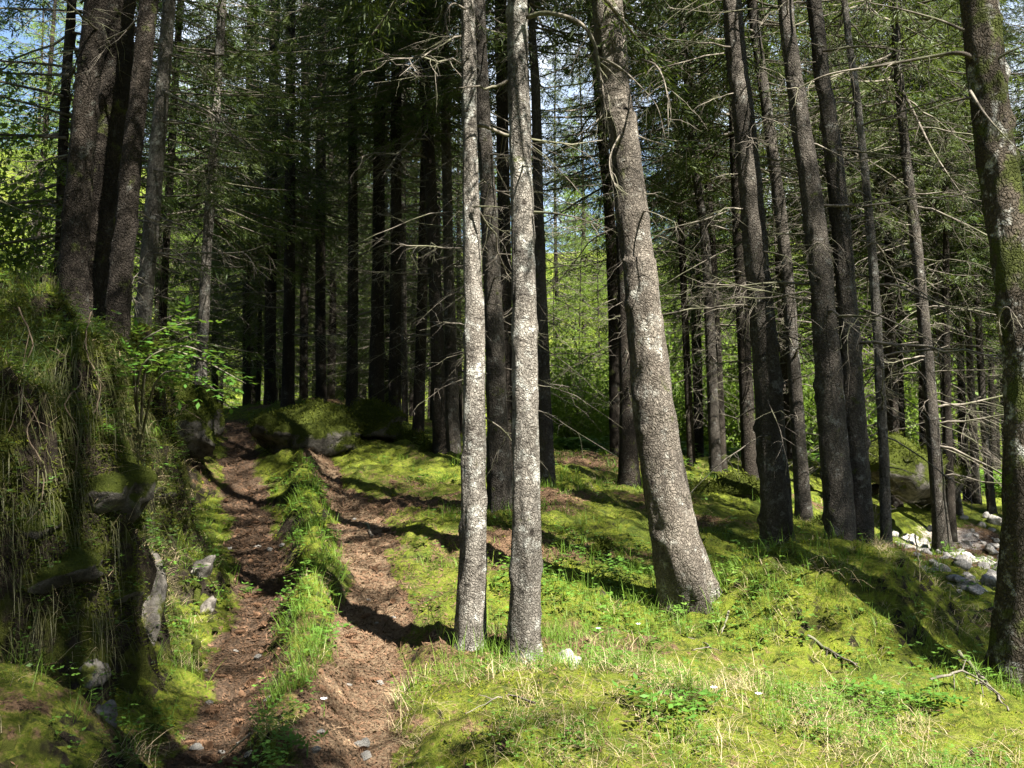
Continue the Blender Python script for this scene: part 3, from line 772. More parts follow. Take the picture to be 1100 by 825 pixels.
# --- spruce crowns: drooping boughs set with needle sprays
def spruce_crown(seed, height, R0, whorl=.31, per=6, hang=.55, dens=1.0, npt=9, mat='needle', lowgap=.0, nl=.075):
    g = np.random.default_rng(seed)
    Pt, Dt, Lt = [], [], []
    tb = Tubes()
    h = 0.0
    while h < height - .15:
        f = h / height
        for b in range(per):
            if g.random() < .15 + lowgap * (1 - f): continue
            a = g.uniform(0, 6.283)
            L = R0 * (1 - f) ** .75 * g.uniform(.55, 1.1) * (1 if f > .12 else .75 + 2 * f) + .12
            n = 8
            t = np.linspace(0, 1, n)
            dh = np.array((math.cos(a), math.sin(a), 0))
            slope = -.32 + .75 * f + g.uniform(-.1, .1)
            pts = np.outer(t * L, dh); pts[:, 2] = h + g.uniform(-.12, .12) + slope * L * t + .16 * L * t ** 3 - .10 * L * t ** 2
            pts[:, :2] += np.cumsum(g.normal(size=(n, 2)) * .02 * L, axis=0)
            tb.add(pts, .004 + .016 * (1 - f) * (1 - .85 * t), 3)
            m = max(4, int(L * 13 * dens))
            u = g.uniform(.12, 1.0, m)
            P = np.stack([np.interp(u, t, pts[:, k]) for k in range(3)], -1)
            sgn = np.where(np.arange(m) % 2, 1, -1)
            side = np.array((-dh[1], dh[0], 0))
            D = dh * g.uniform(.25, .8, (m, 1)) + side * (sgn * g.uniform(.35, .95, m))[:, None]
            D[:, 2] -= g.uniform(.15, 1.0, m) * hang * 1.5
            Pt.append(P); Dt.append(norm(D)); Lt.append(np.minimum(.14 + .28 * (1 - u) * L * .6, .5) * g.uniform(.6, 1.25, m))
        h += whorl * g.uniform(.75, 1.25)
    P = np.concatenate(Pt); D = np.concatenate(Dt); L = np.concatenate(Lt)
    n = len(P)
    # needles along each twig
    k = np.arange(npt)
    u = (k[None, :] + .5 * g.random((n, npt))) / npt
    droop = np.zeros((n, npt, 3)); droop[..., 2] = -.25 * (u * L[:, None]) ** 2 / .4
    Q = P[:, None, :] + D[:, None, :] * (u * L[:, None])[..., None] + droop
    S = norm(np.cross(D, g.normal(size=(n, 3)) * .4 + np.array((0, 0, 1.0))))
    sg = np.where(k % 2, 1.0, -1.0)[None, :, None]
    ND = norm(D[:, None, :] * .9 + S[:, None, :] * sg * .62 + g.normal(size=(n, npt, 3)) * .22)
    W = norm(np.cross(ND, g.normal(size=(n, npt, 3))))
    v, f = rhombs(Q.reshape(-1, 3), ND.reshape(-1, 3), W.reshape(-1, 3), nl * g.uniform(.7, 1.4, n * npt), nl * .095)
    nb = tb.n
    tv = np.concatenate(tb.v); tf = np.concatenate(tb.f)
    me = mesh_from('crown', np.concatenate([tv, v]), np.concatenate([tf, f + nb]), [M['dead'], M[mat]])
    mi = np.r_[np.zeros(len(tf), np.int32), np.ones(len(f), np.int32)]
    me.polygons.foreach_set('material_index', mi)
    return me

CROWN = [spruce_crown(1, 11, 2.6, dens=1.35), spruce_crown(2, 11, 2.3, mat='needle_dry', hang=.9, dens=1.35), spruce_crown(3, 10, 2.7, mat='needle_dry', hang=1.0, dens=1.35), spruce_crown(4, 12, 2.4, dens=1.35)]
LUSH_LIT = [spruce_crown(5, 9, 2.2, mat='needle_lush_lit', dens=1.1, hang=.6), spruce_crown(6, 11, 2.7, mat='needle_lush_lit', dens=1.0, hang=.8, nl=.08)]
FAR = [spruce_crown(7, 12, 2.6, whorl=.5, dens=.5, npt=5, nl=.16, mat='needle'), spruce_crown(8, 12, 2.6, whorl=.5, dens=.5, npt=5, nl=.17, mat='needle_lush_lit')]

def add_crown(tree, me, loc, axisdir, scale, rz, name='crown'):
    o = link(name, me, tree)
    q = Vector((0, 0, 1)).rotation_difference(Vector(axisdir)) @ Quaternion((0, 0, 1), rz)
    o.rotation_mode = 'QUATERNION'; o.rotation_quaternion = q
    o.location = loc; o.scale = (scale, scale, scale)
    return o

def add_branch(tree, me, loc, az, scale, tilt=0.0, name='dead_branch'):
    o = link(name, me, tree)
    o.location = loc; o.rotation_euler = (random.uniform(-.4, .4), tilt, az); o.scale = (scale, scale, scale * random.uniform(.8, 1.2))
    return o

BUILT = {}
def stem_tree(t):
    d = t['d']
    pix = t['p']
    pts = np.array([at(px, py, d) for px, py in pix])
    base = pts[0].copy()
    gz = H1(base[0], base[1])
    base[2] = gz
    pts[0, 2] = gz - .0
    loc = pts - base
    rad = np.array(t['w']) / F * d * .5
    # extend above the frame along the last direction, slowly straightening, to the full height
    dirv = norm(loc[-1] - loc[-2]); dirv = norm(dirv + np.array((0, 0, .35)))
    Htop = t['H'] * (.78 if d >= 15 and pix[0][0] < 500 else 1.0)
    if Htop > loc[-1, 2] + .5:
        top = loc[-1] + dirv * (Htop - loc[-1, 2]) / dirv[2]
        mid = .5 * (loc[-1] + top)
        loc = np.vstack([loc, mid, top]); rad = np.r_[rad, rad[-1] * .62, .015]
    loc[:, 1] += .10 * np.sin(np.linspace(0, 4, len(loc)) + len(t['k'])) * (np.arange(len(loc)) > 0)
    loc0 = loc[0] + (loc[0] - loc[1]) / np.linalg.norm(loc[1] - loc[0]) * .25
    P = np.vstack([loc0, loc]); rr = np.r_[rad[0] * 1.08, rad]
    C = catmull(P, 8)
    rc = np.interp(np.linspace(0, len(P) - 1, len(C)), np.arange(len(P)), rr)
    near = d < 12
    root = thing('spruce_tree', base, t['label'], 'tree', t.get('group'))
    seed = int(abs(hash3(np.array(len(t['label'])), np.array(int(pix[0][0])), np.array(3))) * 97)
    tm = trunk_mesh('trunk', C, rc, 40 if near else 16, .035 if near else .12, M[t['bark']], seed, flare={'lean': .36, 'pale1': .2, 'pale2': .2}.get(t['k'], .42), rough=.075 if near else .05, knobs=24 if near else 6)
    link('trunk', tm, root)
    BUILT[t['k']] = (root, C, rc)
    pos = lambda h: np.array([np.interp(h, C[:, 2], C[:, k]) for k in range(3)])
    g = np.random.default_rng(seed + 5)
    lo, hi = t['dead']
    for q in range(t['n']):
        h = lo + (hi - lo) * (q + g.random()) / t['n']
        az = g.uniform(0, 6.283)
        p = pos(h)
        if d < 9 and g.random() < .55:
            add_branch(root, STUB[int(g.integers(4))], p, az, g.uniform(.15, .45), g.uniform(-.2, .3))
        else:
            add_branch(root, DEAD[int(g.integers(9))], p, az, g.uniform(.6, 2.0) * (1 if d > 9 else .8), g.uniform(-.1, .4))
    cme = t.get('crown') or CROWN[seed % 4]
    cz = t['c'] - (2.6 if d >= 15 else (1.6 if d > 12 else 0))
    dz = norm(pos(Htop - .2) - pos(cz))
    add_crown(root, cme, pos(cz), dz, (Htop - cz) / 11.0 * 1.03, g.uniform(0, 6.28))
    if d > 10 and t['bark'] != 'none':
        o = add_crown(root, TANGLE[seed % 4], pos(.7), norm(pos(7) - pos(.7)), min(1.0, max(.6, (cz - .5) / 7)), g.uniform(0, 6.28), name='dead_twigs')
    return root

for t_ in TREES:
    stem_tree(t_)

# ------------------------------------------------------------------ more forest: plain stems with shared meshes
g = np.random.default_rng(77)
PLAIN = []
for k in range(4):
    z = np.linspace(-.3, 16, 24)
    path = np.stack([.10 * np.sin(z * .3 + k) + .012 * z * (k - 1.5), .08 * np.cos(z * .25 + k), z], -1)
    PLAIN.append(trunk_mesh('trunk', path, .105 * (1 - np.clip(z, 0, 16) / 17.5), 12, .2, M['bark_dark_shade'], k, flare=.2, rough=.05))
def plain_tree(x, y, label, group, crown, c0, H, twigs=True, gg=g, name='spruce_tree', slim=1.0):
    z = H1(x, y)
    r = thing(name, (x, y, z), label, 'tree', group)
    s = H / 16.0
    o = link('trunk', PLAIN[int(gg.integers(4))], r); o.scale = (s * gg.uniform(.8, 1.3),) * 2 + (s,); o.rotation_euler = (0, 0, gg.uniform(0, 6.28))
    cr = add_crown(r, crown, (0, 0, c0), (gg.normal() * .02, gg.normal() * .02, 1), (H - c0) / 11 * 1.05, gg.uniform(0, 6.28))
    cr.scale = (cr.scale[0] * slim, cr.scale[1] * slim, cr.scale[2])
    if twigs:
        add_crown(r, TANGLE[int(gg.integers(4))], (0, 0, .3), (0, 0, 1), max(.35, min(1.0, c0 / 6.0)), gg.uniform(0, 6.28), name='dead_twigs')
    return r
placed = [at(*t['p'][0], t['d'])[:2] for t in TREES]
def fill(n, pxr, dr, label, group, crowns, c0r, Hr, mind=1.1, twigs=True):
    done = 0; tries = 0
    while done < n and tries < n * 60:
        tries += 1
        d = g.uniform(*dr); px = g.uniform(*pxr)
        x = (px - CX) / F * d
        lane = .778 * x + .628 * d
        if 20.5 < lane < 28 and 3.5 < x < 24 and d < 31: continue      # the sun reaches the clearing along this lane
        if min(math.hypot(x - q[0], d - q[1]) for q in placed) < mind:
            continue
        placed.append((x, d)); done += 1
        plain_tree(x, d, label, group, crowns[int(g.integers(len(crowns)))], g.uniform(*c0r), g.uniform(*Hr), twigs)
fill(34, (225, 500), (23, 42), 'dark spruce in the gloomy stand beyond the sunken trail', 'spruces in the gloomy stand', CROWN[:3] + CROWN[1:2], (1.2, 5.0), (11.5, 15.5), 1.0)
fill(22, (715, 1130), (21, 38), 'slender spruce with bare lower stem behind the twin trunks', 'spruces behind the twin trunks', CROWN[1:3] + LUSH_LIT, (2.0, 5), (13, 19), 1.2)
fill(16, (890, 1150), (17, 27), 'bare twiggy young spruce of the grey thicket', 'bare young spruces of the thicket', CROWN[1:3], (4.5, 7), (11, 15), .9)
fill(12, (-160, 225), (15, 36), 'green spruce on the rising ground behind the triple clump', 'spruces on the rising ground', CROWN[:1] + LUSH_LIT, (.6, 3.0), (10, 16), 1.6)
fill(13, (540, 1000), (31, 40), 'bright green young spruce facing the clearing', 'young spruces facing the clearing', LUSH_LIT, (.2, .8), (7, 13), 1.5, False)
fill(52, (-250, 1350), (40, 72), 'sunlit green spruce at the back of the forest', 'spruces at the back of the forest', LUSH_LIT + FAR[1:], (.3, 2.5), (12, 20), 1.8, False)

# far wooded hillside, one mass of foliage
farm = [spruce_crown(60 + k, 13, 2.7, whorl=.8, dens=.28, npt=4, nl=.32, mat='needle_lush_lit') for k in range(2)]
def mesh_arrays(me):
    v = np.zeros(len(me.vertices) * 3, np.float32); me.vertices.foreach_get('co', v)
    l = np.zeros(len(me.loops), np.int32); me.loops.foreach_get('vertex_index', l)
    mi = np.zeros(len(me.polygons), np.int32); me.polygons.foreach_get('material_index', mi)
    return v.reshape(-1, 3), l.reshape(-1, 4), mi
farm = [mesh_arrays(m) for m in farm]
FV, FF, FM, n0 = [], [], [], 0
for k in range(190):
    d = g.uniform(74, 170); px = g.uniform(-150, 1250)
    x = (px - CX) / F * d
    v, f, mi = farm[int(g.random() < .6)]
    a, sc = g.uniform(0, 6.28), g.uniform(.9, 1.5)
    rot = np.array(((math.cos(a), -math.sin(a), 0), (math.sin(a), math.cos(a), 0), (0, 0, 1)))
    FV.append(v @ rot.T * sc + np.array((x, d, H1(x, d) - .3))); FF.append(f + n0); FM.append(mi); n0 += len(v)
fm = mesh_from('far_forest', np.concatenate(FV), np.concatenate(FF), [M['dead'], M['needle_lush_lit']])
fm.polygons.foreach_set('material_index', np.concatenate(FM))
tag(link('far_forest', fm), 'sunlit spruce wood on the far hillside beyond the trunks', 'forest', kind='stuff')

for px, d in ((626, 43), (598, 47)):
    x = (px - CX) / F * d
    plain_tree(x, d, 'tall spruce closing the sky gap above the bright clearing', 'spruces above the clearing', CROWN[1], 7, 23, True)

# unseen spruces added beside and behind the camera to shade bank and hollow
SHADERS = [(-1.55, 2.2, 4.4, 13, 3), (2.2, .3, 5.5, 21, 0), (9.6, 2.3, 5.5, 18, 2), (8.6, 1.5, 6.0, 19, 3), (7.9, 1.2, 9.5, 19, 0), (10.6, -2.2, 7, 21, 2), (13.5, -3.6, 7, 21, 1), (1.7, -1.0, 6, 21, 1), (.6, -.6, 6, 21, 3), (2.9, -1.3, 6.5, 21, 0), (10.6, 3.3, 6, 18, 0), (7.6, 4.8, 5.6, 16, 3), (7.9, 7.2, 7.0, 15, 0), (9.2, 4.4, 5.5, 18, 1), (12.5, 2.4, 6, 18, 3), 
           (-4.2, .2, 4.6, 15, 1), (-6.5, 3.0, 4, 15, 0), (3.0, -5.5, 6, 18, 1), (-2.0, -5.0, 6, 17, 2), (15.5, 6.0, 5, 19, 0), (12, 13, 6, 18, 3), (16, 11, 6, 18, 1)]
for x, y, c0, H, k in SHADERS:
    plain_tree(x, y, 'unseen tall spruce added to shade the bank and the hollow', 'unseen shade spruces around the viewpoint', CROWN[k], c0, H, False, slim=(.55 if x < 2.5 else .42) if H == 21 else (.6 if H == 19 else .8))

gs = np.random.default_rng(5)
ring = []  # unseen trees ringing the viewpoint, added to close off sky light
while len(ring) < 74:
    x, y = gs.uniform(-30, 30), gs.uniform(-26, 32)
    lane = .778 * x + .628 * y
    if abs(x) < .74 * max(y, 0) + 2.6 and y > -2.5: continue
    if 2.2 < lane < 7.6 and y < 8: continue
    if 12 < lane < 15.5 and x > 4 and y < 14: continue
    if 20.5 < lane < 28 and x > 3: continue
    if any(math.hypot(x - a, y - b) < 2.4 for a, b in ring): continue
    ring.append((x, y))
    plain_tree(x, y, 'unseen tall spruce added to shade the bank and the hollow', 'unseen shade spruces around the viewpoint', CROWN[int(gs.integers(4))], gs.uniform(3.5, 6.5), gs.uniform(16, 21), False, gg=gs)

# ------------------------------------------------------------------ leafy shrubs
def shrub_mesh(seed, h, r, n, ls):
    g = np.random.default_rng(seed)
    tb = Tubes(); P = []
    for s in range(9):
        a = g.uniform(0, 6.28); L = h * g.uniform(.6, 1.05)
        d = norm(np.array((math.cos(a) * g.uniform(.1, .55), math.sin(a) * g.uniform(.1, .55), 1.0)))
        pts = branch_into(tb, (0, 0, 0), d, L, .018, g, droop=.02, twigs=9, twig_len=.33, sub=False, sides=4, wig=.08)
        m = n // 9
        u = g.uniform(.15, 1, m) ** .8
        c = np.stack([np.interp(u, np.linspace(0, 1, len(pts)), pts[:, k]) for k in range(3)], -1)
        cl = rand_dirs(14, g) * r * .42
        P.append(c + cl[g.integers(0, 14, m)] * g.uniform(.4, 1.1, (m, 1)) + g.normal(size=(m, 3)) * r * .09)
    P = np.concatenate(P); P[:, 2] = np.abs(P[:, 2])
    k = len(P)
    D = norm(rand_dirs(k, g) + np.array((0, 0, -.25))); S = norm(np.cross(D, rand_dirs(k, g)))
    v, f = rhombs(P, D, S, ls * g.uniform(.6, 1.3, k), ls * .3)
    return tb.mesh('stem', M['dead']), mesh_from('foliage', v, f, M['leaf'])
SHRUB = [shrub_mesh(300, 3.0, 1.6, 2600, .11), shrub_mesh(301, 4.2, 2.0, 3600, .12), shrub_mesh(302, 2.0, 1.2, 1800, .10)]
def shrub(x, y, k, s, label, group, name='leafy_shrub'):
    r = thing(name, (x, y, H1(x, y) - .05), label, 'shrub', group)
    r.rotation_euler = (0, 0, random.uniform(0, 6.28)); r.scale = (s, s, s)
    link('stem', SHRUB[k][0], r); link('foliage', SHRUB[k][1], r)
    return r
for k in range(34):
    d = g.uniform(26, 38); px = g.uniform(565, 770)
    shrub((px - CX) / F * d, d, k % 3, g.uniform(.7, 1.3), 'sunlit yellow green shrub in the clearing behind the trunks', 'shrubs in the lit clearing')
for k in range(16):
    d = g.uniform(26, 38); px = g.uniform(760, 960)
    shrub((px - CX) / F * d, d, k % 3, g.uniform(.8, 1.4), 'bright leafy shrub glimpsed past the tilted and twin trunks', 'shrubs past the twin trunks')
for k in range(12):
    d = g.uniform(13, 26); px = g.uniform(-120, 60)
    shrub((px - CX) / F * d, d, k % 3, g.uniform(.6, 1.0), 'leafy shrub on the slope behind the triple clump', 'shrubs on the slope above the bank')

# ------------------------------------------------------------------ rocks
import bmesh
def rock_mesh(name, seed, dims, mat, amp=.22, freq=1.6, sub=4, flat=.0):
    bm = bmesh.new()
    bmesh.ops.create_icosphere(bm, subdivisions=sub, radius=1.0)
    v = np.array([q.co[:] for q in bm.verts])
    g_ = np.random.default_rng(seed)
    for k in range(9):                                # broken facets
        nrm = rand_dirs(1, g_)[0]; c = g_.uniform(.55, .9)
        d = v @ nrm
        v = v - np.outer(np.clip(d - c, 0, None) * .85, nrm)
    n = v.copy()
    v = v * (1 + amp * fbm(n[:, 0] * freq + seed, n[:, 1] * freq, n[:, 2] * freq, 4))[:, None]
    v = v * np.array(dims)
    for q, c in zip(bm.verts, v):
        q.co = c
    me = bpy.data.meshes.new(name)
    bm.to_mesh(me); bm.free()
    me.polygons.foreach_set('use_smooth', np.ones(len(me.polygons), bool))
    me.materials.append(mat)
    return me
def rock(px, py, d, dims, seed, mat, label, name='boulder', cat='rock', rot=(0, 0, 0), group=None, amp=.22, sink=.0, sub=4, back=0.0):
    p = hit(px, py) if d is None else at(px, py, d)
    o = link(name, rock_mesh(name, seed, dims, M[mat], amp, sub=sub))
    o.location = (p[0] - back * .5, p[1] + back * .8, p[2] - sink); o.rotation_euler = rot
    if mat.startswith('moss'):
        gg = np.random.default_rng(seed)
        me = o.data
        n = len(me.polygons)
        c = np.zeros(n * 3); me.polygons.foreach_get('center', c); c = c.reshape(-1, 3)
        nr = np.zeros(n * 3); me.polygons.foreach_get('normal', nr); nr = nr.reshape(-1, 3)
        w = np.clip(nr[:, 2] + (.35 if mat == 'mossall' else .05) + .5 * vnoise(c[:, 0] * 5 + seed, c[:, 1] * 5, c[:, 2] * 5), 0, None)
        m = int(min(5200, 900 + 3400 * dims[0] * dims[1]))
        fi = gg.choice(n, m, p=w / w.sum())
        sc = min(1.0, max(.35, p[1] / 15.0))
        P = c[fi] + gg.normal(size=(m, 3)) * .03
        D = norm(nr[fi] * gg.uniform(.1, 1, (m, 1)) + rand_dirs(m, gg) * .9 + np.array((0, 0, .2)))
        S = norm(np.cross(D, rand_dirs(m, gg)))
        v, f = rhombs(P, D, S, gg.uniform(.03, .075, m) * sc, .010 * sc)
        link('moss', mesh_from('moss', v, f, M['rock_moss']), o)
    return tag(o, label, cat, group)
rock(158, 662, None, (.15, .24, .46), 44, 'rock', 'upright pale grey rock rib where the earth bank ends', 'rock', rot=(.05, .1, .9), amp=.2, back=.2)
rock(95, 722, None, (.11, .12, .10), 8, 'rock', 'pale rounded rock at the foot of the dark bank', 'rock', amp=.3)
rock(212, 618, None, (.07, .22, .16), 9, 'rock', 'pale streaked rock showing through the grassy trail side', 'rock', rot=(.2, .5, -.2), amp=.3)
rock(222, 655, None, (.06, .16, .11), 10, 'rock', 'narrow pale rock low beside the sunken trail', 'rock', rot=(.2, .6, .1), amp=.3)
rock(110, 770, None, (.07, .08, .07), 12, 'rock', 'grey chip of rock beside the bright mossy boulder', 'rock', amp=.3)
rock(206, 455, 13.6, (.50, .5, .58), 14, 'mossrock', 'dark overhanging boulder beside the far end of the sunken trail', 'boulder', amp=.25)
rock(338, 472, 15.2, (1.05, .8, .50), 17, 'mossrock', 'long low boulder covered in dark moss by the sunken trail', 'mossy_boulder', rot=(0, -.12, .15), amp=.34)
rock(404, 455, 16.2, (.62, .6, .40), 18, 'mossrock', 'blocky mossy rock carrying a dark rooted trunk', 'boulder', amp=.25)
rock(462, 490, 15.2, (.22, .2, .17), 19, 'mossall', 'small mossy boulder at the foot of the dark trunks', 'mossy_boulder', amp=.2)
rock(440, 478, 16.0, (.28, .25, .2), 20, 'mossall', 'mossy hump of rock between two dark upright trunks', 'mossy_boulder', amp=.2)
rock(790, 532, 14.6, (.62, .5, .28), 21, 'mossall', 'low mossy boulder in front of the black looking trunk', 'mossy_boulder', amp=.2)
rock(752, 532, 14.2, (.34, .3, .2), 22, 'mossall', 'smaller mossy boulder next to the leaning trunk', 'mossy_boulder', amp=.2)
rock(965, 500, 16.5, (.72, .8, .62), 24, 'mossrock', 'big dark mossy boulder behind the slim sunlit pale stem', 'boulder', amp=.28)
rock(1010, 520, 18.2, (.55, .5, .5), 25, 'mossrock', 'shaded boulder in the bare thicket behind the rooted grey trunk', 'boulder', amp=.28)
rock(890, 570, 13.2, (.3, .25, .16), 26, 'mossall', 'mossy stone glimpsed beside the twin trunks', 'mossy_boulder', amp=.2)
rock(609, 712, 6.05, (.085, .07, .085), 30, 'stone', 'knobbly white stone in the grass beside the thicker pale trunk', 'stone', 'stone', amp=.35)
rock(706, 719, 6.3, (.05, .04, .05), 31, 'stone', 'small flat white stone in the sunlit grass', 'stone', 'stone', rot=(.6, 0, .3), amp=.25)
rock(648, 592, 9.2, (.09, .08, .07), 32, 'mossrock', 'dark round stone in the shade beyond the thicker pale trunk', 'stone', 'stone')
for k, (px, py, s_k) in enumerate([(60, 430, .30), (110, 500, .34), (30, 520, .28), (140, 560, .26), (80, 590, .34), (20, 620, .30), (125, 640, .22), (60, 680, .22), (15, 400, .3), (165, 520, .2)]):
    rock(px, py, None, (s_k, s_k * 1.3, s_k * g.uniform(.5, .9)), 60 + k, 'mossrock', 'dark mossy rock bulging out of the shaded earth bank', 'boulder', group='rocks in the earth bank', amp=.4, sub=4, sink=s_k * .35, back=s_k * .95)
STONES = [rock_mesh('stone', 400 + k, (1, .8, .6), M['stone'], .3, sub=3) for k in range(5)]
k = 0
while k < 190:
    px, py = g.uniform(930, 1085), g.uniform(545, 655)
    d = g.uniform(10.2, 18)
    x = (px - CX) / F * d
    if math.hypot((x / d - .46) / .075, (d - 14.2) / 3.9) > 1: continue
    s = g.uniform(.03, .12) if g.random() < .85 else g.uniform(.13, .22)
    o = link('stone', STONES[k % 5]); o.scale = (s, s, s)
    o.location = (x, d, H1(x, d) + s * g.uniform(-.25, .2)); o.rotation_euler = tuple(g.uniform(-.5, .5, 2)) + (g.uniform(0, 6.28),)
    tag(o, 'pale stone of the sunlit rubble bank', 'stone', 'stones of the rubble bank')
    k += 1

# ------------------------------------------------------------------ ground cover (nobody could count it)
W_D = IN_VIEW / np.clip(F_D, 3.2, 40) ** 2
f_x, f_y = fc[:, 0], fc[:, 1]
clump = sstep(-.05, .45, fbm(f_x * 1.6 + 3, f_y * 1.6, None, 3))
soft = 1 - sstep(.15, .5, f_dirt)
flatish = sstep(.35, .75, np.abs(fnn[:, 2]))
foot = np.zeros(len(fc))
for k_ in [q['k'] for q in TREES if q['d'] < 14.5 and q['k'] not in ('ta', 'tb', 'tc', 't3')]:
    b_ = at(*TP[k_]['p'][0], TP[k_]['d'])
    foot += np.exp(-(np.hypot(f_x - b_[0], f_y - b_[1]) / .55) ** 2)
mound = np.exp(-(np.hypot((f_x - 2.5) / 1.2, (f_y - 7.9) / 1.1)) ** 4)
fore = np.exp(-(np.hypot((f_x - .8) / 1.9, (f_y - 5.0) / 1.3)) ** 4)
mid = np.exp(-(np.hypot((f_x - .9) / 1.0, (f_y - 8.3) / 1.3)) ** 2)
bermw = np.exp(-(f_dm / .2) ** 2) * (f_y < 14)
bank_side = sstep(.02, .4, f_s) * (f_s < 2.2) * (f_y > 3.8) * (f_y < 13)
trail_side = sstep(-.45, .1, f_s) * (1 - sstep(.5, 1.0, f_s)) * (f_y > 6.2) * (f_y < 12)

def blades(P, N, L, W, g, lean=.35, bend=.55, seg=4, flatten=1.0):
    """curved grass blades, one strip of triangles each"""
    n = len(P)
    az = g.uniform(0, 6.283, n)
    Dh = np.stack([np.cos(az), np.sin(az), np.zeros(n)], -1)
    up = norm(N * .35 + np.array((0, 0, 1.0)))
    up = norm(up + Dh * g.uniform(0, lean, n)[:, None] * 2)
    S = norm(np.cross(Dh, up))
    b = g.uniform(.15, 1.0, n)[:, None] * bend
    t = np.linspace(0, 1, seg)
    cols = []
    for i, u in enumerate(t):
        c = P + up * (L * u * flatten)[:, None] * (1 - .35 * b * u) + Dh * (L[:, None] * b * u * u * .8) - np.array((0, 0, 1.0)) * (L[:, None] * b * u ** 3 * .35)
        w = (W * (1 - u) ** .7)[:, None]
        if i < seg - 1:
            cols += [c - S * w, c + S * w]
        else:
            cols += [c]
    v = np.stack(cols, 1)
    m = 2 * (seg - 1) + 1
    base = np.arange(n)[:, None] * m
    q = [np.concatenate([base + 2 * i, base + 2 * i + 1, base + 2 * i + 3, base + 2 * i + 2], 1) for i in range(seg - 2)]
    tr = np.concatenate([base + m - 3, base + m - 2, base + m - 1], 1)
    return v.reshape(-1, 3), [np.concatenate(q), tr]

def tufts(weight, n_tuft, per, spread, L, W, seedv, lean=.35, bend=.6, pw=1.0, flatten=1.0):
    g = np.random.default_rng(seedv)
    P, N, fi = scatter(weight, n_tuft, g)
    cnt = g.integers(per[0], per[1], n_tuft)
    idx = np.repeat(np.arange(n_tuft), cnt)
    sz = g.uniform(.55, 1.25, n_tuft)[idx]
    off = g.normal(size=(len(idx), 3)) * (spread * sz)[:, None]
    off -= N[idx] * np.sum(off * N[idx], 1)[:, None]
    Q = P[idx] + off - N[idx] * .01
    ll = g.uniform(L[0], L[1], len(idx)) * sz
    ww = g.uniform(.6, 1.3, len(idx)) * W * np.clip(np.hypot(Q[:, 0], Q[:, 1]) / 6.0, .8, 2.2)
    return blades(Q, N[idx], ll, ww, g, lean, bend, flatten=flatten)

def stuff(name, v, f, mat, label, cat):
    return tag(link(name, mesh_from(name, v, f, mat)), label, cat, kind='stuff')

def join(*vf):
    V = []; Q = []; T = []; n = 0
    for v, fs in vf:
        for f in (fs if isinstance(fs, list) else [fs]):
            (Q if f.shape[1] == 4 else T).append(f + n)
        V.append(v); n += len(v)
    out = []
    if Q: out.append(np.concatenate(Q))
    if T: out.append(np.concatenate(T))
    return np.concatenate(V), out

wg = W_D * soft * flatish * (.10 * clump + .9 * bermw * (f_y > 5) + .8 * foot + .75 * fore * clump + .55 * mid + .45 * mound * clump + .5 * trail_side + .25 * clump * (f_y > 8))
stuff('grass', *tufts(wg, 20000, (7, 20), .045, (.08, .24), .0018, 1), M['grass'], 'fresh green grass in tufts over the mossy forest floor', 'grass')
wd = W_D * soft * (.12 * clump + 1.2 * fore * (.3 + clump) + .8 * mound * (1 - .5 * clump) + .4 * trail_side + .25 * bank_side + .12 * foot)
stuff('dry_grass', *join(tufts(wd, 3600, (8, 26), .05, (.12, .32), .0014, 2, lean=.9, bend=1.2, flatten=.7)), M['straw'], 'pale dry grass lying among the moss and fresh blades', 'dry grass')

# moss sprigs
def sprigs(weight, n, per, seedv, l=(.010, .026)):
    g = np.random.default_rng(seedv)
    P, N, fi = scatter(weight, n, g)
    P = np.repeat(P, per, 0); N = np.repeat(N, per, 0); m = len(P)
    P = P + g.normal(size=(m, 3)) * .012
    D = norm(N * g.uniform(.25, 1.2, (m, 1)) + rand_dirs(m, g) * .9)
    S = norm(np.cross(D, rand_dirs(m, g)))
    k = np.clip(np.hypot(P[:, 0], P[:, 1]) / 5.5, .8, 2.6)
    return rhombs(P, D, S, g.uniform(*l, m) * k, .0032 * k)
wm = W_D * soft * (.35 + .6 * fore + .9 * mound + .2 * foot) * (1 - .6 * sstep(.45, .7, f_lit)) * (.25 + flatish)
stuff('moss', *sprigs(wm, 60000, 5, 3), M['moss'], 'yellow green moss cushions covering the forest floor', 'moss')

# brown needles, scales and chips on the trails and under the trees
def chips(weight, n, seedv, l=(.015, .05), w=.0035, lift=.006):
    g = np.random.default_rng(seedv)
    P, N, fi = scatter(weight, n, g)
    D = rand_dirs(n, g); D = norm(D - N * np.sum(D * N, 1)[:, None] + N * g.uniform(-.1, .35, (n, 1)))
    S = norm(np.cross(D, N + g.normal(size=(n, 3)) * .35))
    k = np.clip(np.hypot(P[:, 0], P[:, 1]) / 6, .8, 2.2)
    return rhombs(P + N * g.uniform(0, lift, (n, 1)), D, S, g.uniform(*l, n) * k, w * g.uniform(.5, 2.2, n) * k)
wl = W_D * (f_dirt + .35 * sstep(.45, .75, f_lit) + .1 * fore)
stuff('leaf_litter', *join(chips(wl, 60000, 4, (.012, .05), .0022), chips(wl * f_dirt, 7000, 5, (.012, .03), .0055, .012), chips(wl + W_D * .12 * soft, 2600, 55, (.06, .16), .0016, .012)), M['litter'], 'brown needles, scales and bark chips strewn over the trails', 'litter')

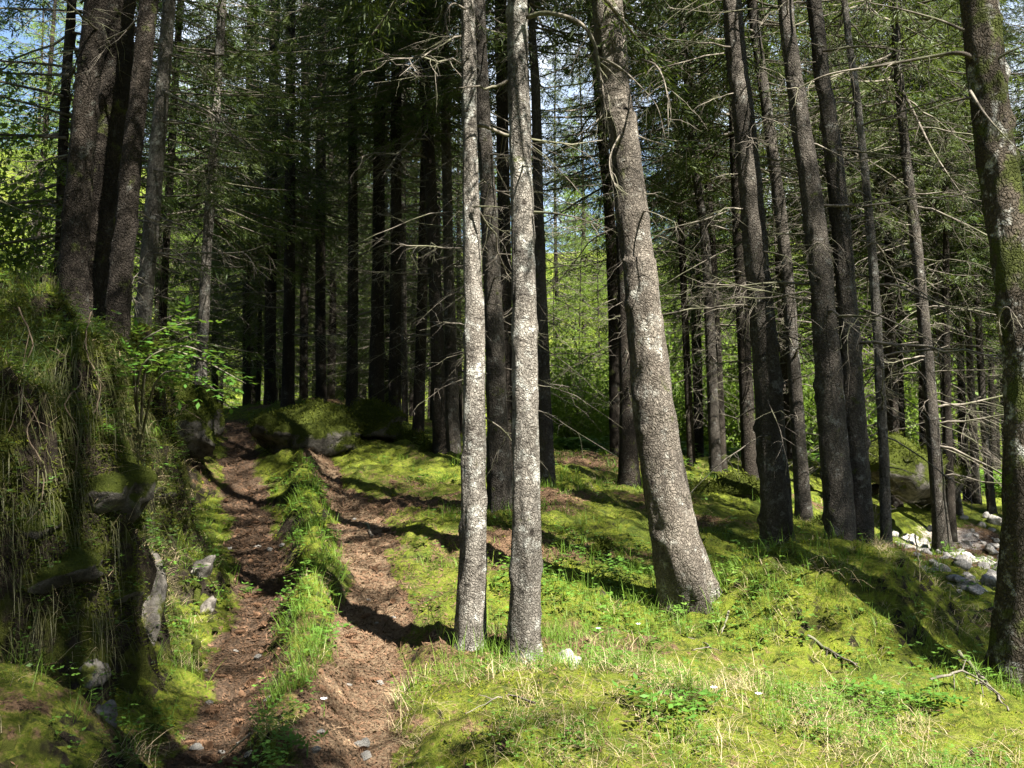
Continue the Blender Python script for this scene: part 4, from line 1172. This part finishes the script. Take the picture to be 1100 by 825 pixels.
# small broad leaves low on the ground
def rosettes(weight, n, seedv, stems=(3, 7), h=(.03, .11), ls=(.02, .045), mat='herb'):
    g = np.random.default_rng(seedv)
    P, N, fi = scatter(weight, n, g)
    cnt = g.integers(*stems, n); ix = np.repeat(np.arange(n), cnt); m = len(ix)
    up = norm(N[ix] * .5 + np.array((0, 0, 1.0)))
    C = P[ix] + g.normal(size=(m, 3)) * .03 + up * g.uniform(*h, m)[:, None]
    C = np.repeat(C, 3, 0); a = np.tile(np.array((0, 2.1, 4.2)), m) + np.repeat(g.uniform(0, 6.28, m), 3)
    D = norm(np.stack([np.cos(a), np.sin(a), g.uniform(-.25, .35, 3 * m)], -1))
    S = norm(np.cross(D, np.array((0, 0, 1.0)) + g.normal(size=(3 * m, 3)) * .25))
    k = np.clip(np.hypot(C[:, 0], C[:, 1]) / 6, .8, 2.0)
    l = g.uniform(*ls, 3 * m) * k
    return rhombs(C, D, S, l, l * .33)
wh = W_D * soft * (.10 * clump + .45 * fore * clump + .18 * trail_side + .5 * mid + .35 * bermw + .25 * clump * (f_x > 2) * (f_y < 6.5))
stuff('ground_herbs', *rosettes(wh, 9500, 6, (3, 8), (.03, .12), (.014, .036)), M['herb'], 'low bright green herbs scattered through the grass', 'herbs')
wb_ = W_D * bank_side * (f_y < 11) * (.55 + .45 * (f_s > .5))
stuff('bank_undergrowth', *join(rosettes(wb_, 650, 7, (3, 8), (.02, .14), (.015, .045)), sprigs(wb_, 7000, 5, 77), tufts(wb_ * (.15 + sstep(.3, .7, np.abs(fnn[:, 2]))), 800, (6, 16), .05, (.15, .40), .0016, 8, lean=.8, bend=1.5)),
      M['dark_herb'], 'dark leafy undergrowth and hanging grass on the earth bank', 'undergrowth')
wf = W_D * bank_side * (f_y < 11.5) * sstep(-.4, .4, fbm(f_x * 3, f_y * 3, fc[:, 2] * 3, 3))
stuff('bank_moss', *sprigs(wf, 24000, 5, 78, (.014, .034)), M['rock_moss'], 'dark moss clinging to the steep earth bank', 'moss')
def hanging(weight, n, per, seedv):
    g = np.random.default_rng(seedv)
    P, N, fi = scatter(weight, n, g)
    ix = np.repeat(np.arange(n), g.integers(*per, n)); m = len(ix)
    Q = P[ix] + g.normal(size=(m, 3)) * .04
    L = g.uniform(.12, .42, m) * g.uniform(.5, 1.2, n)[ix]
    out = N[ix] * np.array((1, 1, .3)) + g.normal(size=(m, 3)) * .3
    S = norm(np.cross(out, np.array((0, 0, 1.0)) + g.normal(size=(m, 3)) * .2))
    cols = []
    for u in (0, .35, .7, 1.0):
        c = Q + out * (L * .45 * u ** .7)[:, None] + np.array((0, 0, 1.0)) * (L * (.25 * u - .95 * u * u))[:, None]
        w = (.0024 * (1 - u) ** .6 + .0003)
        cols += [c - S * w, c + S * w]
    v = np.stack(cols, 1).reshape(-1, 3)
    b = np.arange(m)[:, None] * 8
    return v, np.concatenate([np.concatenate([b + i, b + i + 1, b + i + 3, b + i + 2], 1) for i in (0, 2, 4)])
wg2 = W_D * bank_side * (f_y < 11.5) * (.3 + sstep(0, .5, vnoise(f_x * 1.7, f_y * 1.7, fc[:, 2] * 1.7)))
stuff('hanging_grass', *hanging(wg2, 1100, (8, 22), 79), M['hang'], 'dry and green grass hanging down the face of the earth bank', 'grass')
wt = W_D * IN_VIEW * ((f_y > 24) & (f_y < 42) & (f_x > 0) & (f_x < 16))
stuff('clearing_undergrowth', *rosettes(wt, 5000, 9, (4, 8), (.1, .6), (.05, .10)), M['herb'], 'sunlit leafy undergrowth on the floor of the clearing', 'undergrowth')

# ------------------------------------------------------------------ sapling, seedlings, flowers
def pinnate(V, p, d, L, ls, g, n=6, droop=.3):
    """a leaf of paired leaflets along a drooping stalk"""
    side = norm(np.cross(d, (0, 0, 1.0)))
    for i in range(n):
        u = (i + .8) / n
        q = p + d * L * u + np.array((0, 0, -droop * L * u * u))
        for s in (-1, 1):
            dd = norm(d * .55 + side * s + np.array((0, 0, -.15)) + g.normal(size=3) * .12)
            V.append((q, dd, norm(np.cross(dd, np.array((0, 0, 1.0)) + g.normal(size=3) * .3)), ls * (1 - .35 * abs(u - .5)) * g.uniform(.85, 1.15)))
    q = p + d * L * 1.02 + np.array((0, 0, -droop * L))
    V.append((q, d, side, ls))
def leaves_obj(V, mat, parent, name='leaves', wid=.2):
    P = np.array([a[0] for a in V]); D = np.array([a[1] for a in V]); S = np.array([a[2] for a in V]); L = np.array([a[3] for a in V])
    v, f = rhombs(P, D, S, L, L * wid)
    return link(name, mesh_from(name, v, f, mat), parent)

def sapling(base, shoots, label, n_leaf, ls, name='leafy_sapling'):
    b = np.asarray(base)
    r = thing(name, b, label, 'sapling')
    tb = Tubes(); V = []
    gg = np.random.default_rng(len(label))
    for s in shoots:
        C = catmull(np.asarray(s) - b, 8)
        tb.add(C, np.linspace(.011, .003, len(C)), 4)
        for k in range(n_leaf):
            u = gg.uniform(.25, 1)
            i = int(u * (len(C) - 1))
            d = norm(C[min(i + 1, len(C) - 1)] - C[max(i - 1, 0)])
            dd = norm(d * .7 + rand_dirs(1, gg)[0] * .8 * np.array((1, 1, .45)))
            pinnate(V, C[i], dd, gg.uniform(.14, .26), ls, gg, 4)
    link('stem', tb.mesh('stem', M['dead']), r)
    leaves_obj(V, M['sapling'], r, wid=.24)
b0 = hit(150, 480)
sd_ = 6.6
sapling(b0, [[b0, at(160, 385, sd_ + .1), at(205, 382, sd_), at(264, 412, sd_ - .1)], [b0, at(145, 385, sd_ + .2), at(172, 355, sd_), at(215, 345, sd_)], [b0, at(168, 410, sd_), at(200, 400, sd_ - .1), at(240, 425, sd_ - .1)], [b0, at(150, 400, sd_), at(190, 372, sd_ - .1), at(235, 385, sd_ - .2)]],
        'leafy sapling with sunlit bright green leaves arching over the sunken trail', 17, .062)
for k, (px, py, d, s, lab) in enumerate([
    (166, 505, 7.9, 1.0, 'clump of bright leaves sprouting from the bank below the sapling'),
    (104, 470, 6.6, .8, 'small pale green sprout alone on the dark bank'),
    (350, 690, 6.4, 1.1, 'leafy green plant on the crest between the two trails'),
    (940, 760, 5.9, 1.4, 'fern like green seedling at the foot of the mossy mound'),
    (1000, 762, 5.8, 1.2, 'fern like seedling spreading its fronds toward the lichen trunk'),
    (700, 770, 5.2, 1.2, 'bright overexposed seedling in the sunlit moss below the leaning trunk'),
    (745, 775, 5.1, 1.1, 'feathery yellow green seedling beside the bright overexposed one'),
    (640, 600, 9.0, 1.2, 'broad leaved plant growing in the shade right of the pale trunks'.replace('right of', 'beside')),
    (665, 625, 8.2, 1.0, 'low leafy plant in front of the shaded hollow near the leaning trunk'),
    (270, 640, 8.6, .9, 'small leafy sprout on the grassy side of the sunken trail'),
    (455, 520, 12.6, 1.4, 'pale leafy sprig on the shaded moss slope behind the slimmer pale trunk'),
    (820, 500, 10.2, 1.6, 'leafy twig plant standing against the stout tilted trunk'),
    (1000, 510, 14.5, 2.0, 'bright leafy plant near the rooted grey trunk'),
    (330, 815, 4.75, .8, 'small leafy plant at the very edge of the sunken trail')]):
    p = hit(px, py)
    r = thing('leafy_seedling', p, lab, 'seedling')
    V = []; tb = Tubes(); gg = np.random.default_rng(500 + k)
    tb.add(np.array([(0, 0, -.02), (0, 0, .04 * s), (0, .01, .09 * s)]), [.004, .003, .002], 4)
    for q in range(7):
        a = gg.uniform(0, 6.28)
        pinnate(V, np.array((0, 0, gg.uniform(.03, .10) * s)), norm(np.array((math.cos(a), math.sin(a), gg.uniform(.15, .7)))), gg.uniform(.10, .2) * s, .045 * s, gg, 5, .4)
    link('stem', tb.mesh('stem', M['herb']), r)
    leaves_obj(V, M['sapling'], r, wid=.22)
for px, py, d, lab in [(347, 806, 4.75, 'small white flower at the edge of the sunken trail'), (686, 684, 6.9, 'white flower head in the grass before the leaning trunk'),
                       (816, 784, 4.9, 'pale lilac flower bell in the sunny grass below the mound'), (643, 692, 6.7, 'pinkish flower between the white stone and the leaning trunk'),
                       (768, 795, 4.7, 'tiny pale flower low in the bright moss')]:
    p = at(px, py, d); h = .09
    p[2] = H1(p[0], p[1])
    r = thing('wild_flower', p, lab, 'flower')
    tb = Tubes(); tb.add(np.array([(0, 0, -.02), (.004, 0, h * .5), (0, .004, h)]), [.0025, .002, .0015], 4)
    link('stem', tb.mesh('stem', M['herb']), r)
    gg = np.random.default_rng(int(px))
    a = np.arange(7) * 6.283 / 7
    D = np.stack([np.cos(a), np.sin(a), np.full(7, .5)], -1); D = norm(D); S = norm(np.cross(D, (0, 0, 1.0)))
    v, f = rhombs(np.tile((0, 0.004, h), (7, 1)), D, S, .022, .007)
    link('petals', mesh_from('petals', v, f, M['petal']), r)

# ------------------------------------------------------------------ cones, sticks, fallen log, roots
def cone_mesh():
    V = []; Fc = []; n = 0
    th = 2.39996
    for k in range(60):
        u = (k + .5) / 60
        rr = .013 * math.sin(math.pi * min(.97, .12 + .85 * u)) + .003
        a = k * th
        c = np.array((math.cos(a) * rr, math.sin(a) * rr, .085 * u))
        out = np.array((math.cos(a), math.sin(a), .55)); out /= np.linalg.norm(out)
        sd = np.array((-math.sin(a), math.cos(a), 0))
        V += [c * .55 + np.array((0, 0, c[2] * .45)), c + sd * .007, c + out * .010, c - sd * .007]
        Fc.append([n, n + 1, n + 2, n + 3]); n += 4
    ring = []
    for z, r in ((0, .004), (.02, .010), (.05, .011), (.085, .003)):
        for q in range(8):
            V.append((math.cos(q * .785) * r, math.sin(q * .785) * r, z))
    for i in range(3):
        for q in range(8):
            Fc.append([n + i * 8 + q, n + i * 8 + (q + 1) % 8, n + (i + 1) * 8 + (q + 1) % 8, n + (i + 1) * 8 + q])
    return mesh_from('spruce_cone', np.array(V), np.array(Fc), M['cone'], False)
CONE = cone_mesh()
P, N, fi = scatter(W_D * (f_dirt > .6) * (f_y < 14) * (1 + (f_x < -1.2)), 110, np.random.default_rng(9))
for p, n in zip(P, N):
    o = link('spruce_cone', CONE); o.location = p + n * .012
    o.rotation_euler = (R(90) + random.uniform(-.2, .2), 0, random.uniform(0, 6.28)); s = random.uniform(.8, 1.25); o.scale = (s, s, s)
    tag(o, 'brown spruce cone lying on a trail', 'cone', 'cones strewn over the trails')

P, N, fi = scatter(W_D * (f_dirt > .45) * (f_y < 13), 34, np.random.default_rng(19))
for k, (p, n) in enumerate(zip(P, N)):
    s_ = random.uniform(.015, .05)
    o = link('stone', STONES[k % 5]); o.location = p + n * s_ * .1; o.scale = (s_, s_, s_ * .8); o.rotation_euler = (random.uniform(-.4, .4), random.uniform(-.4, .4), random.uniform(0, 6.28))
    tag(o, 'small grey stone half buried in a trail', 'stone', 'stones bedded in the trails')

def stick(name, pts, r0, label, cat='stick', twigs=3, mat='dead', seedv=0, group=None, r1=.35):
    pts = np.asarray(pts); b = pts[0].copy()
    tb = Tubes(); C = catmull(pts - b, 6)
    gg = np.random.default_rng(900 + seedv)
    C[1:-1] += gg.normal(size=(len(C) - 2, 3)) * r0 * .5
    tb.add(C, np.linspace(r0, r0 * r1, len(C)), 6)
    for k in range(twigs):
        i = int(gg.integers(2, len(C) - 1)); d = norm(C[i] - C[i - 1] + rand_dirs(1, gg)[0] * .08)
        d = norm(d + rand_dirs(1, gg)[0] * .8)
        L = gg.uniform(.1, .3) * np.linalg.norm(C[-1])
        tb.add(np.array([C[i], C[i] + d * L * .5, C[i] + d * L + np.array((0, 0, -.1 * L))]), [r0 * .5, r0 * .35, r0 * .15], 4)
    o = link(name, tb.mesh(name, M[mat])); o.location = b
    return tag(o, label, cat, group)
def onground(px, py, d, up=.02):
    p = at(px, py, d); p[2] = H1(p[0], p[1]) + up
    return p
stick('fallen_stick', [at(846, 608, 8.4), at(810, 632, 8.0), at(770, 650, 7.6)], .011, 'long grey stick lying down the edge of the mossy mound', seedv=1)
stick('fallen_stick', [onground(868, 700, 6.9), onground(900, 715, 6.7), onground(925, 735, 6.4)], .012, 'brown stick on the front face of the mossy mound', seedv=2)
stick('fallen_stick', [onground(783, 672, 7.3, .12), onground(775, 690, 7.0, .02)], .009, 'short stick leaning upright between leaning trunk and mound', seedv=3, twigs=1)
stick('fallen_stick', [onground(985, 645, 8.0, .3), onground(990, 680, 7.7, 0)], .007, 'thin stick standing upright on the shaded side of the mound', seedv=4, twigs=1)
stick('fallen_stick', [onground(1030, 700, 6.5, .12), onground(1062, 740, 6.1, .05), onground(1085, 795, 5.5, .02)], .014, 'crooked dead branch at the foot of the mossy lichen trunk', seedv=5, twigs=5)
stick('fallen_stick', [onground(1000, 752, 6.0, .08), onground(1040, 745, 6.0, .1), onground(1080, 780, 5.6, .03)], .010, 'thin branch crossing the crooked one below the lichen trunk', seedv=6, twigs=4)
stick('fallen_stick', [onground(700, 640, 7.4), onground(760, 690, 6.8), onground(745, 705, 6.6)], .008, 'thin stick in the dry grass before the leaning trunk', seedv=7)
stick('fallen_stick', [onground(393, 556, 10.9, .03), onground(398, 568, 10.5, .03), onground(397, 572, 10.4, .03)], .02, 'stubby dark stick lying across the upper path', seedv=8, twigs=0)
stick('fallen_stick', [onground(270, 800, 4.9), onground(240, 790, 5.0), onground(225, 812, 4.8)], .006, 'short twig on the floor of the sunken trail', seedv=9, twigs=1)
stick('fallen_stick', [onground(575, 800, 4.6), onground(540, 775, 4.9), onground(500, 790, 4.7)], .006, 'pale twig lying in the bright moss before the pale trunks', seedv=10, twigs=2)
stick('fallen_log', [onground(985, 640, 9.6, .02), onground(1060, 650, 9.2, .05), onground(1140, 655, 9.0, .08)], .11, 'dark fallen log between the mound and the rubble bank', 'log', 0, 'bark_dark_shade', 11, r1=.8)
stick('fallen_log', [onground(930, 470, 17, .45), onground(985, 452, 17.4, .75), onground(1040, 462, 18, .6)], .10, 'brown fallen trunk resting over the dark boulders in the thicket', 'log', 3, 'bark_dark_shade', 12, r1=.7)
def Rt(*q):
    out = [hit(a[0], a[1]) for a in q]
    dmin = min(o[1] for o in out)
    return [o + np.array((.02, -.05, .03)) if o[1] < dmin + 1.2 else at(a[0], a[1], dmin + .4) for o, a in zip(out, q)]
for k, (pts, lab) in enumerate([
    (Rt((98,335,6.6),(92,380,6.3),(108,420,6.2),(100,455,6.1)), 'looping pale root below the outer trunk of the clump'),
    (Rt((20,330,5.9),(35,370,5.8),(22,410,5.7),(40,450,5.7)), 'wavy root hanging at the dark top of the bank'),
    (Rt((60,380,5.9),(88,410,5.8),(70,440,5.8),(84,470,5.7),(80,520,5.7)), 'long pale root dangling down the middle of the bank'),
    (Rt((120,400,6.5),(128,450,6.3),(140,500,6.3),(150,560,6.2)), 'root curving down toward the pale rock rib'),
    (Rt((5,380,5.7),(25,420,5.6),(10,470,5.6)), 'bent root against the darkest part of the bank'),
    (Rt((140,470,6.7),(146,500,6.6),(142,535,6.5)), 'short root by the bright leaf clump on the bank'),
    (Rt((78,150,8.3),(84,180,8.2),(76,215,8.2),(84,250,8.2)), 'pale dead tendril hanging in front of the outer trunk'),
    (Rt((50,430,5.8),(30,470,5.7),(48,510,5.7),(42,560,5.6)), 'thin root trailing low over the bank face'),
    (Rt((178,432,9.2),(200,440,9.0),(222,455,8.8)), 'thin bare twig poking out below the leafy sapling')]):
    stick('hanging_root', pts, .0055, lab, 'root', 5, 'root', seedv=30 + k)
# tree roots running down the grassy side of the sunken trail
for k, (pts, lab) in enumerate([
    ([(202,580,8.4),(222,600,8.1),(232,640,7.6)], 'mossy root running down the grassy trail side'),
    ([(190,600,7.9),(205,640,7.4),(215,690,6.9)], 'lower mossy root reaching the floor of the sunken trail'),
    ([(225,545,9.6),(240,565,9.3),(246,600,8.9)], 'upper mossy root beside the sunken trail')]):
    stick('tree_root', [onground(*q, .02) for q in pts], .035, lab, 'root', 0, 'mossall', 50 + k, r1=.6)

# ------------------------------------------------------------------ single bare branches one can pick out
def lone_branch(tree, pts, r0, twigs, seedv, twig_len=.3):
    root = BUILT[tree][0]
    b = np.array(root.location)
    gg = np.random.default_rng(seedv)
    C = catmull(np.array([at(*q) for q in pts]) - b, 7)
    tb = Tubes()
    t = np.linspace(0, 1, len(C))
    L = np.linalg.norm(np.diff(C, axis=0), axis=1).sum()
    tb.add(C, r0 * (1 - .8 * t), 6)
    for k in range(twigs):
        i = int(gg.integers(len(C) // 4, len(C) - 1)); d = norm(C[i + 1] - C[i])
        dd = norm(d * gg.uniform(.2, .8) + rand_dirs(1, gg)[0] * .8 + np.array((0, 0, -.35)))
        branch_into(tb, C[i], dd, L * twig_len * gg.uniform(.3, 1), r0 * .35, gg, .3, 4, .4, False, 3, .08)
    return link('dead_branch', tb.mesh('dead_branch', M['dead']), root)
lone_branch('pale2', [(566,18,6.2),(590,14,6.1),(622,24,6.0),(638,46,6.0),(645,82,6.0),(649,117,6.0),(640,131,6.0),(620,146,6.0)], .016, 11, 1)
lone_branch('pale2', [(640,60,6.02),(665,72,6.0),(690,95,5.95),(706,115,5.9),(715,150,5.9)], .008, 7, 2)
lone_branch('pale2', [(574,228,6.2),(592,229,6.1),(620,234,6.0),(652,245,5.9)], .010, 6, 3)
lone_branch('pale1', [(500,10,6.4),(486,4,6.2),(478,20,6.1),(486,45,6.0)], .008, 7, 4, .5)
lone_branch('pale1', [(508,222,6.4),(530,222,6.3),(548,224,6.2)], .008, 3, 5)
lone_branch('lean', [(690,64,7.8),(706,72,7.4),(716,98,7.2),(718,140,7.1)], .011, 8, 6, .4)
lone_branch('lean', [(684,225,7.8),(702,229,7.5),(728,240,7.3)], .010, 4, 7)
lone_branch('lean', [(668,140,7.8),(655,170,7.4),(662,200,7.2),(690,215,7.1)], .008, 8, 8, .4)
lone_branch('fork', [(1046,62,6.4),(1030,57,6.4),(1005,60,6.5),(950,70,6.6),(890,80,6.7),(852,98,6.8)], .017, 9, 9, .22)
lone_branch('fork', [(1036,33,6.4),(1010,22,6.5),(968,10,6.6),(930,2,6.7)], .012, 8, 10, .25)
lone_branch('fork', [(1052,103,6.4),(1020,110,6.5),(985,122,6.6)], .010, 5, 11)
lone_branch('fork', [(1042,98,6.3),(1060,125,6.1),(1090,158,6.0)], .012, 4, 12)
lone_branch('fork', [(1060,72,6.4),(1080,58,6.3),(1110,45,6.2)], .014, 3, 13)
lone_branch('fork', [(1078,375,6.4),(1072,345,6.2),(1082,330,6.1),(1098,352,6.0)], .012, 5, 14)
lone_branch('t29', [(964,88,13),(982,122,12.6),(1001,160,12.3),(1020,190,12.1),(1040,218,12)], .022, 9, 15, .22)
lone_branch('t29', [(990,215,13),(960,190,12.7),(925,168,12.5),(890,150,12.4)], .014, 10, 16, .25)
lone_branch('t28', [(926,332,11.5),(958,345,11.2),(1000,366,11.0),(1035,395,10.9)], .014, 10, 17, .25)
lone_branch('t28', [(940,410,11.5),(975,430,11.3),(1012,462,11.1)], .011, 8, 18, .25)
lone_branch('t28', [(936,290,11.5),(975,305,11.2),(1010,330,11.0),(1032,360,10.8)], .014, 12, 19, .25)
lone_branch('t28', [(930,215,11.5),(965,212,11.2),(1010,214,11.0),(1050,220,10.8)], .012, 10, 20, .22)
lone_branch('t3', [(178,58,12),(195,60,11.6),(216,66,11.3)], .015, 8, 21, .5)
lone_branch('t3', [(170,95,12),(196,108,11.5),(224,120,11.2),(245,138,11),(252,152,10.9)], .018, 12, 22, .35)
lone_branch('t3', [(153,180,12),(190,186,11.6),(225,190,11.4)], .016, 8, 23, .35)
lone_branch('t3', [(147,236,12),(180,243,11.6),(215,250,11.4)], .016, 8, 24, .35)
lone_branch('t23', [(800,60,10.5),(830,82,10.0),(858,90,9.6)], .010, 6, 25, .35)
lone_branch('twin2', [(884,55,10),(925,50,9.6),(965,55,9.3),(1000,70,9.1)], .014, 12, 26, .25)
lone_branch('twin2', [(896,160,10),(940,165,9.6),(985,172,9.3),(1020,182,9.1)], .013, 12, 27, .25)
lone_branch('twin2', [(905,255,10),(945,262,9.7),(980,270,9.4)], .011, 9, 28, .3)
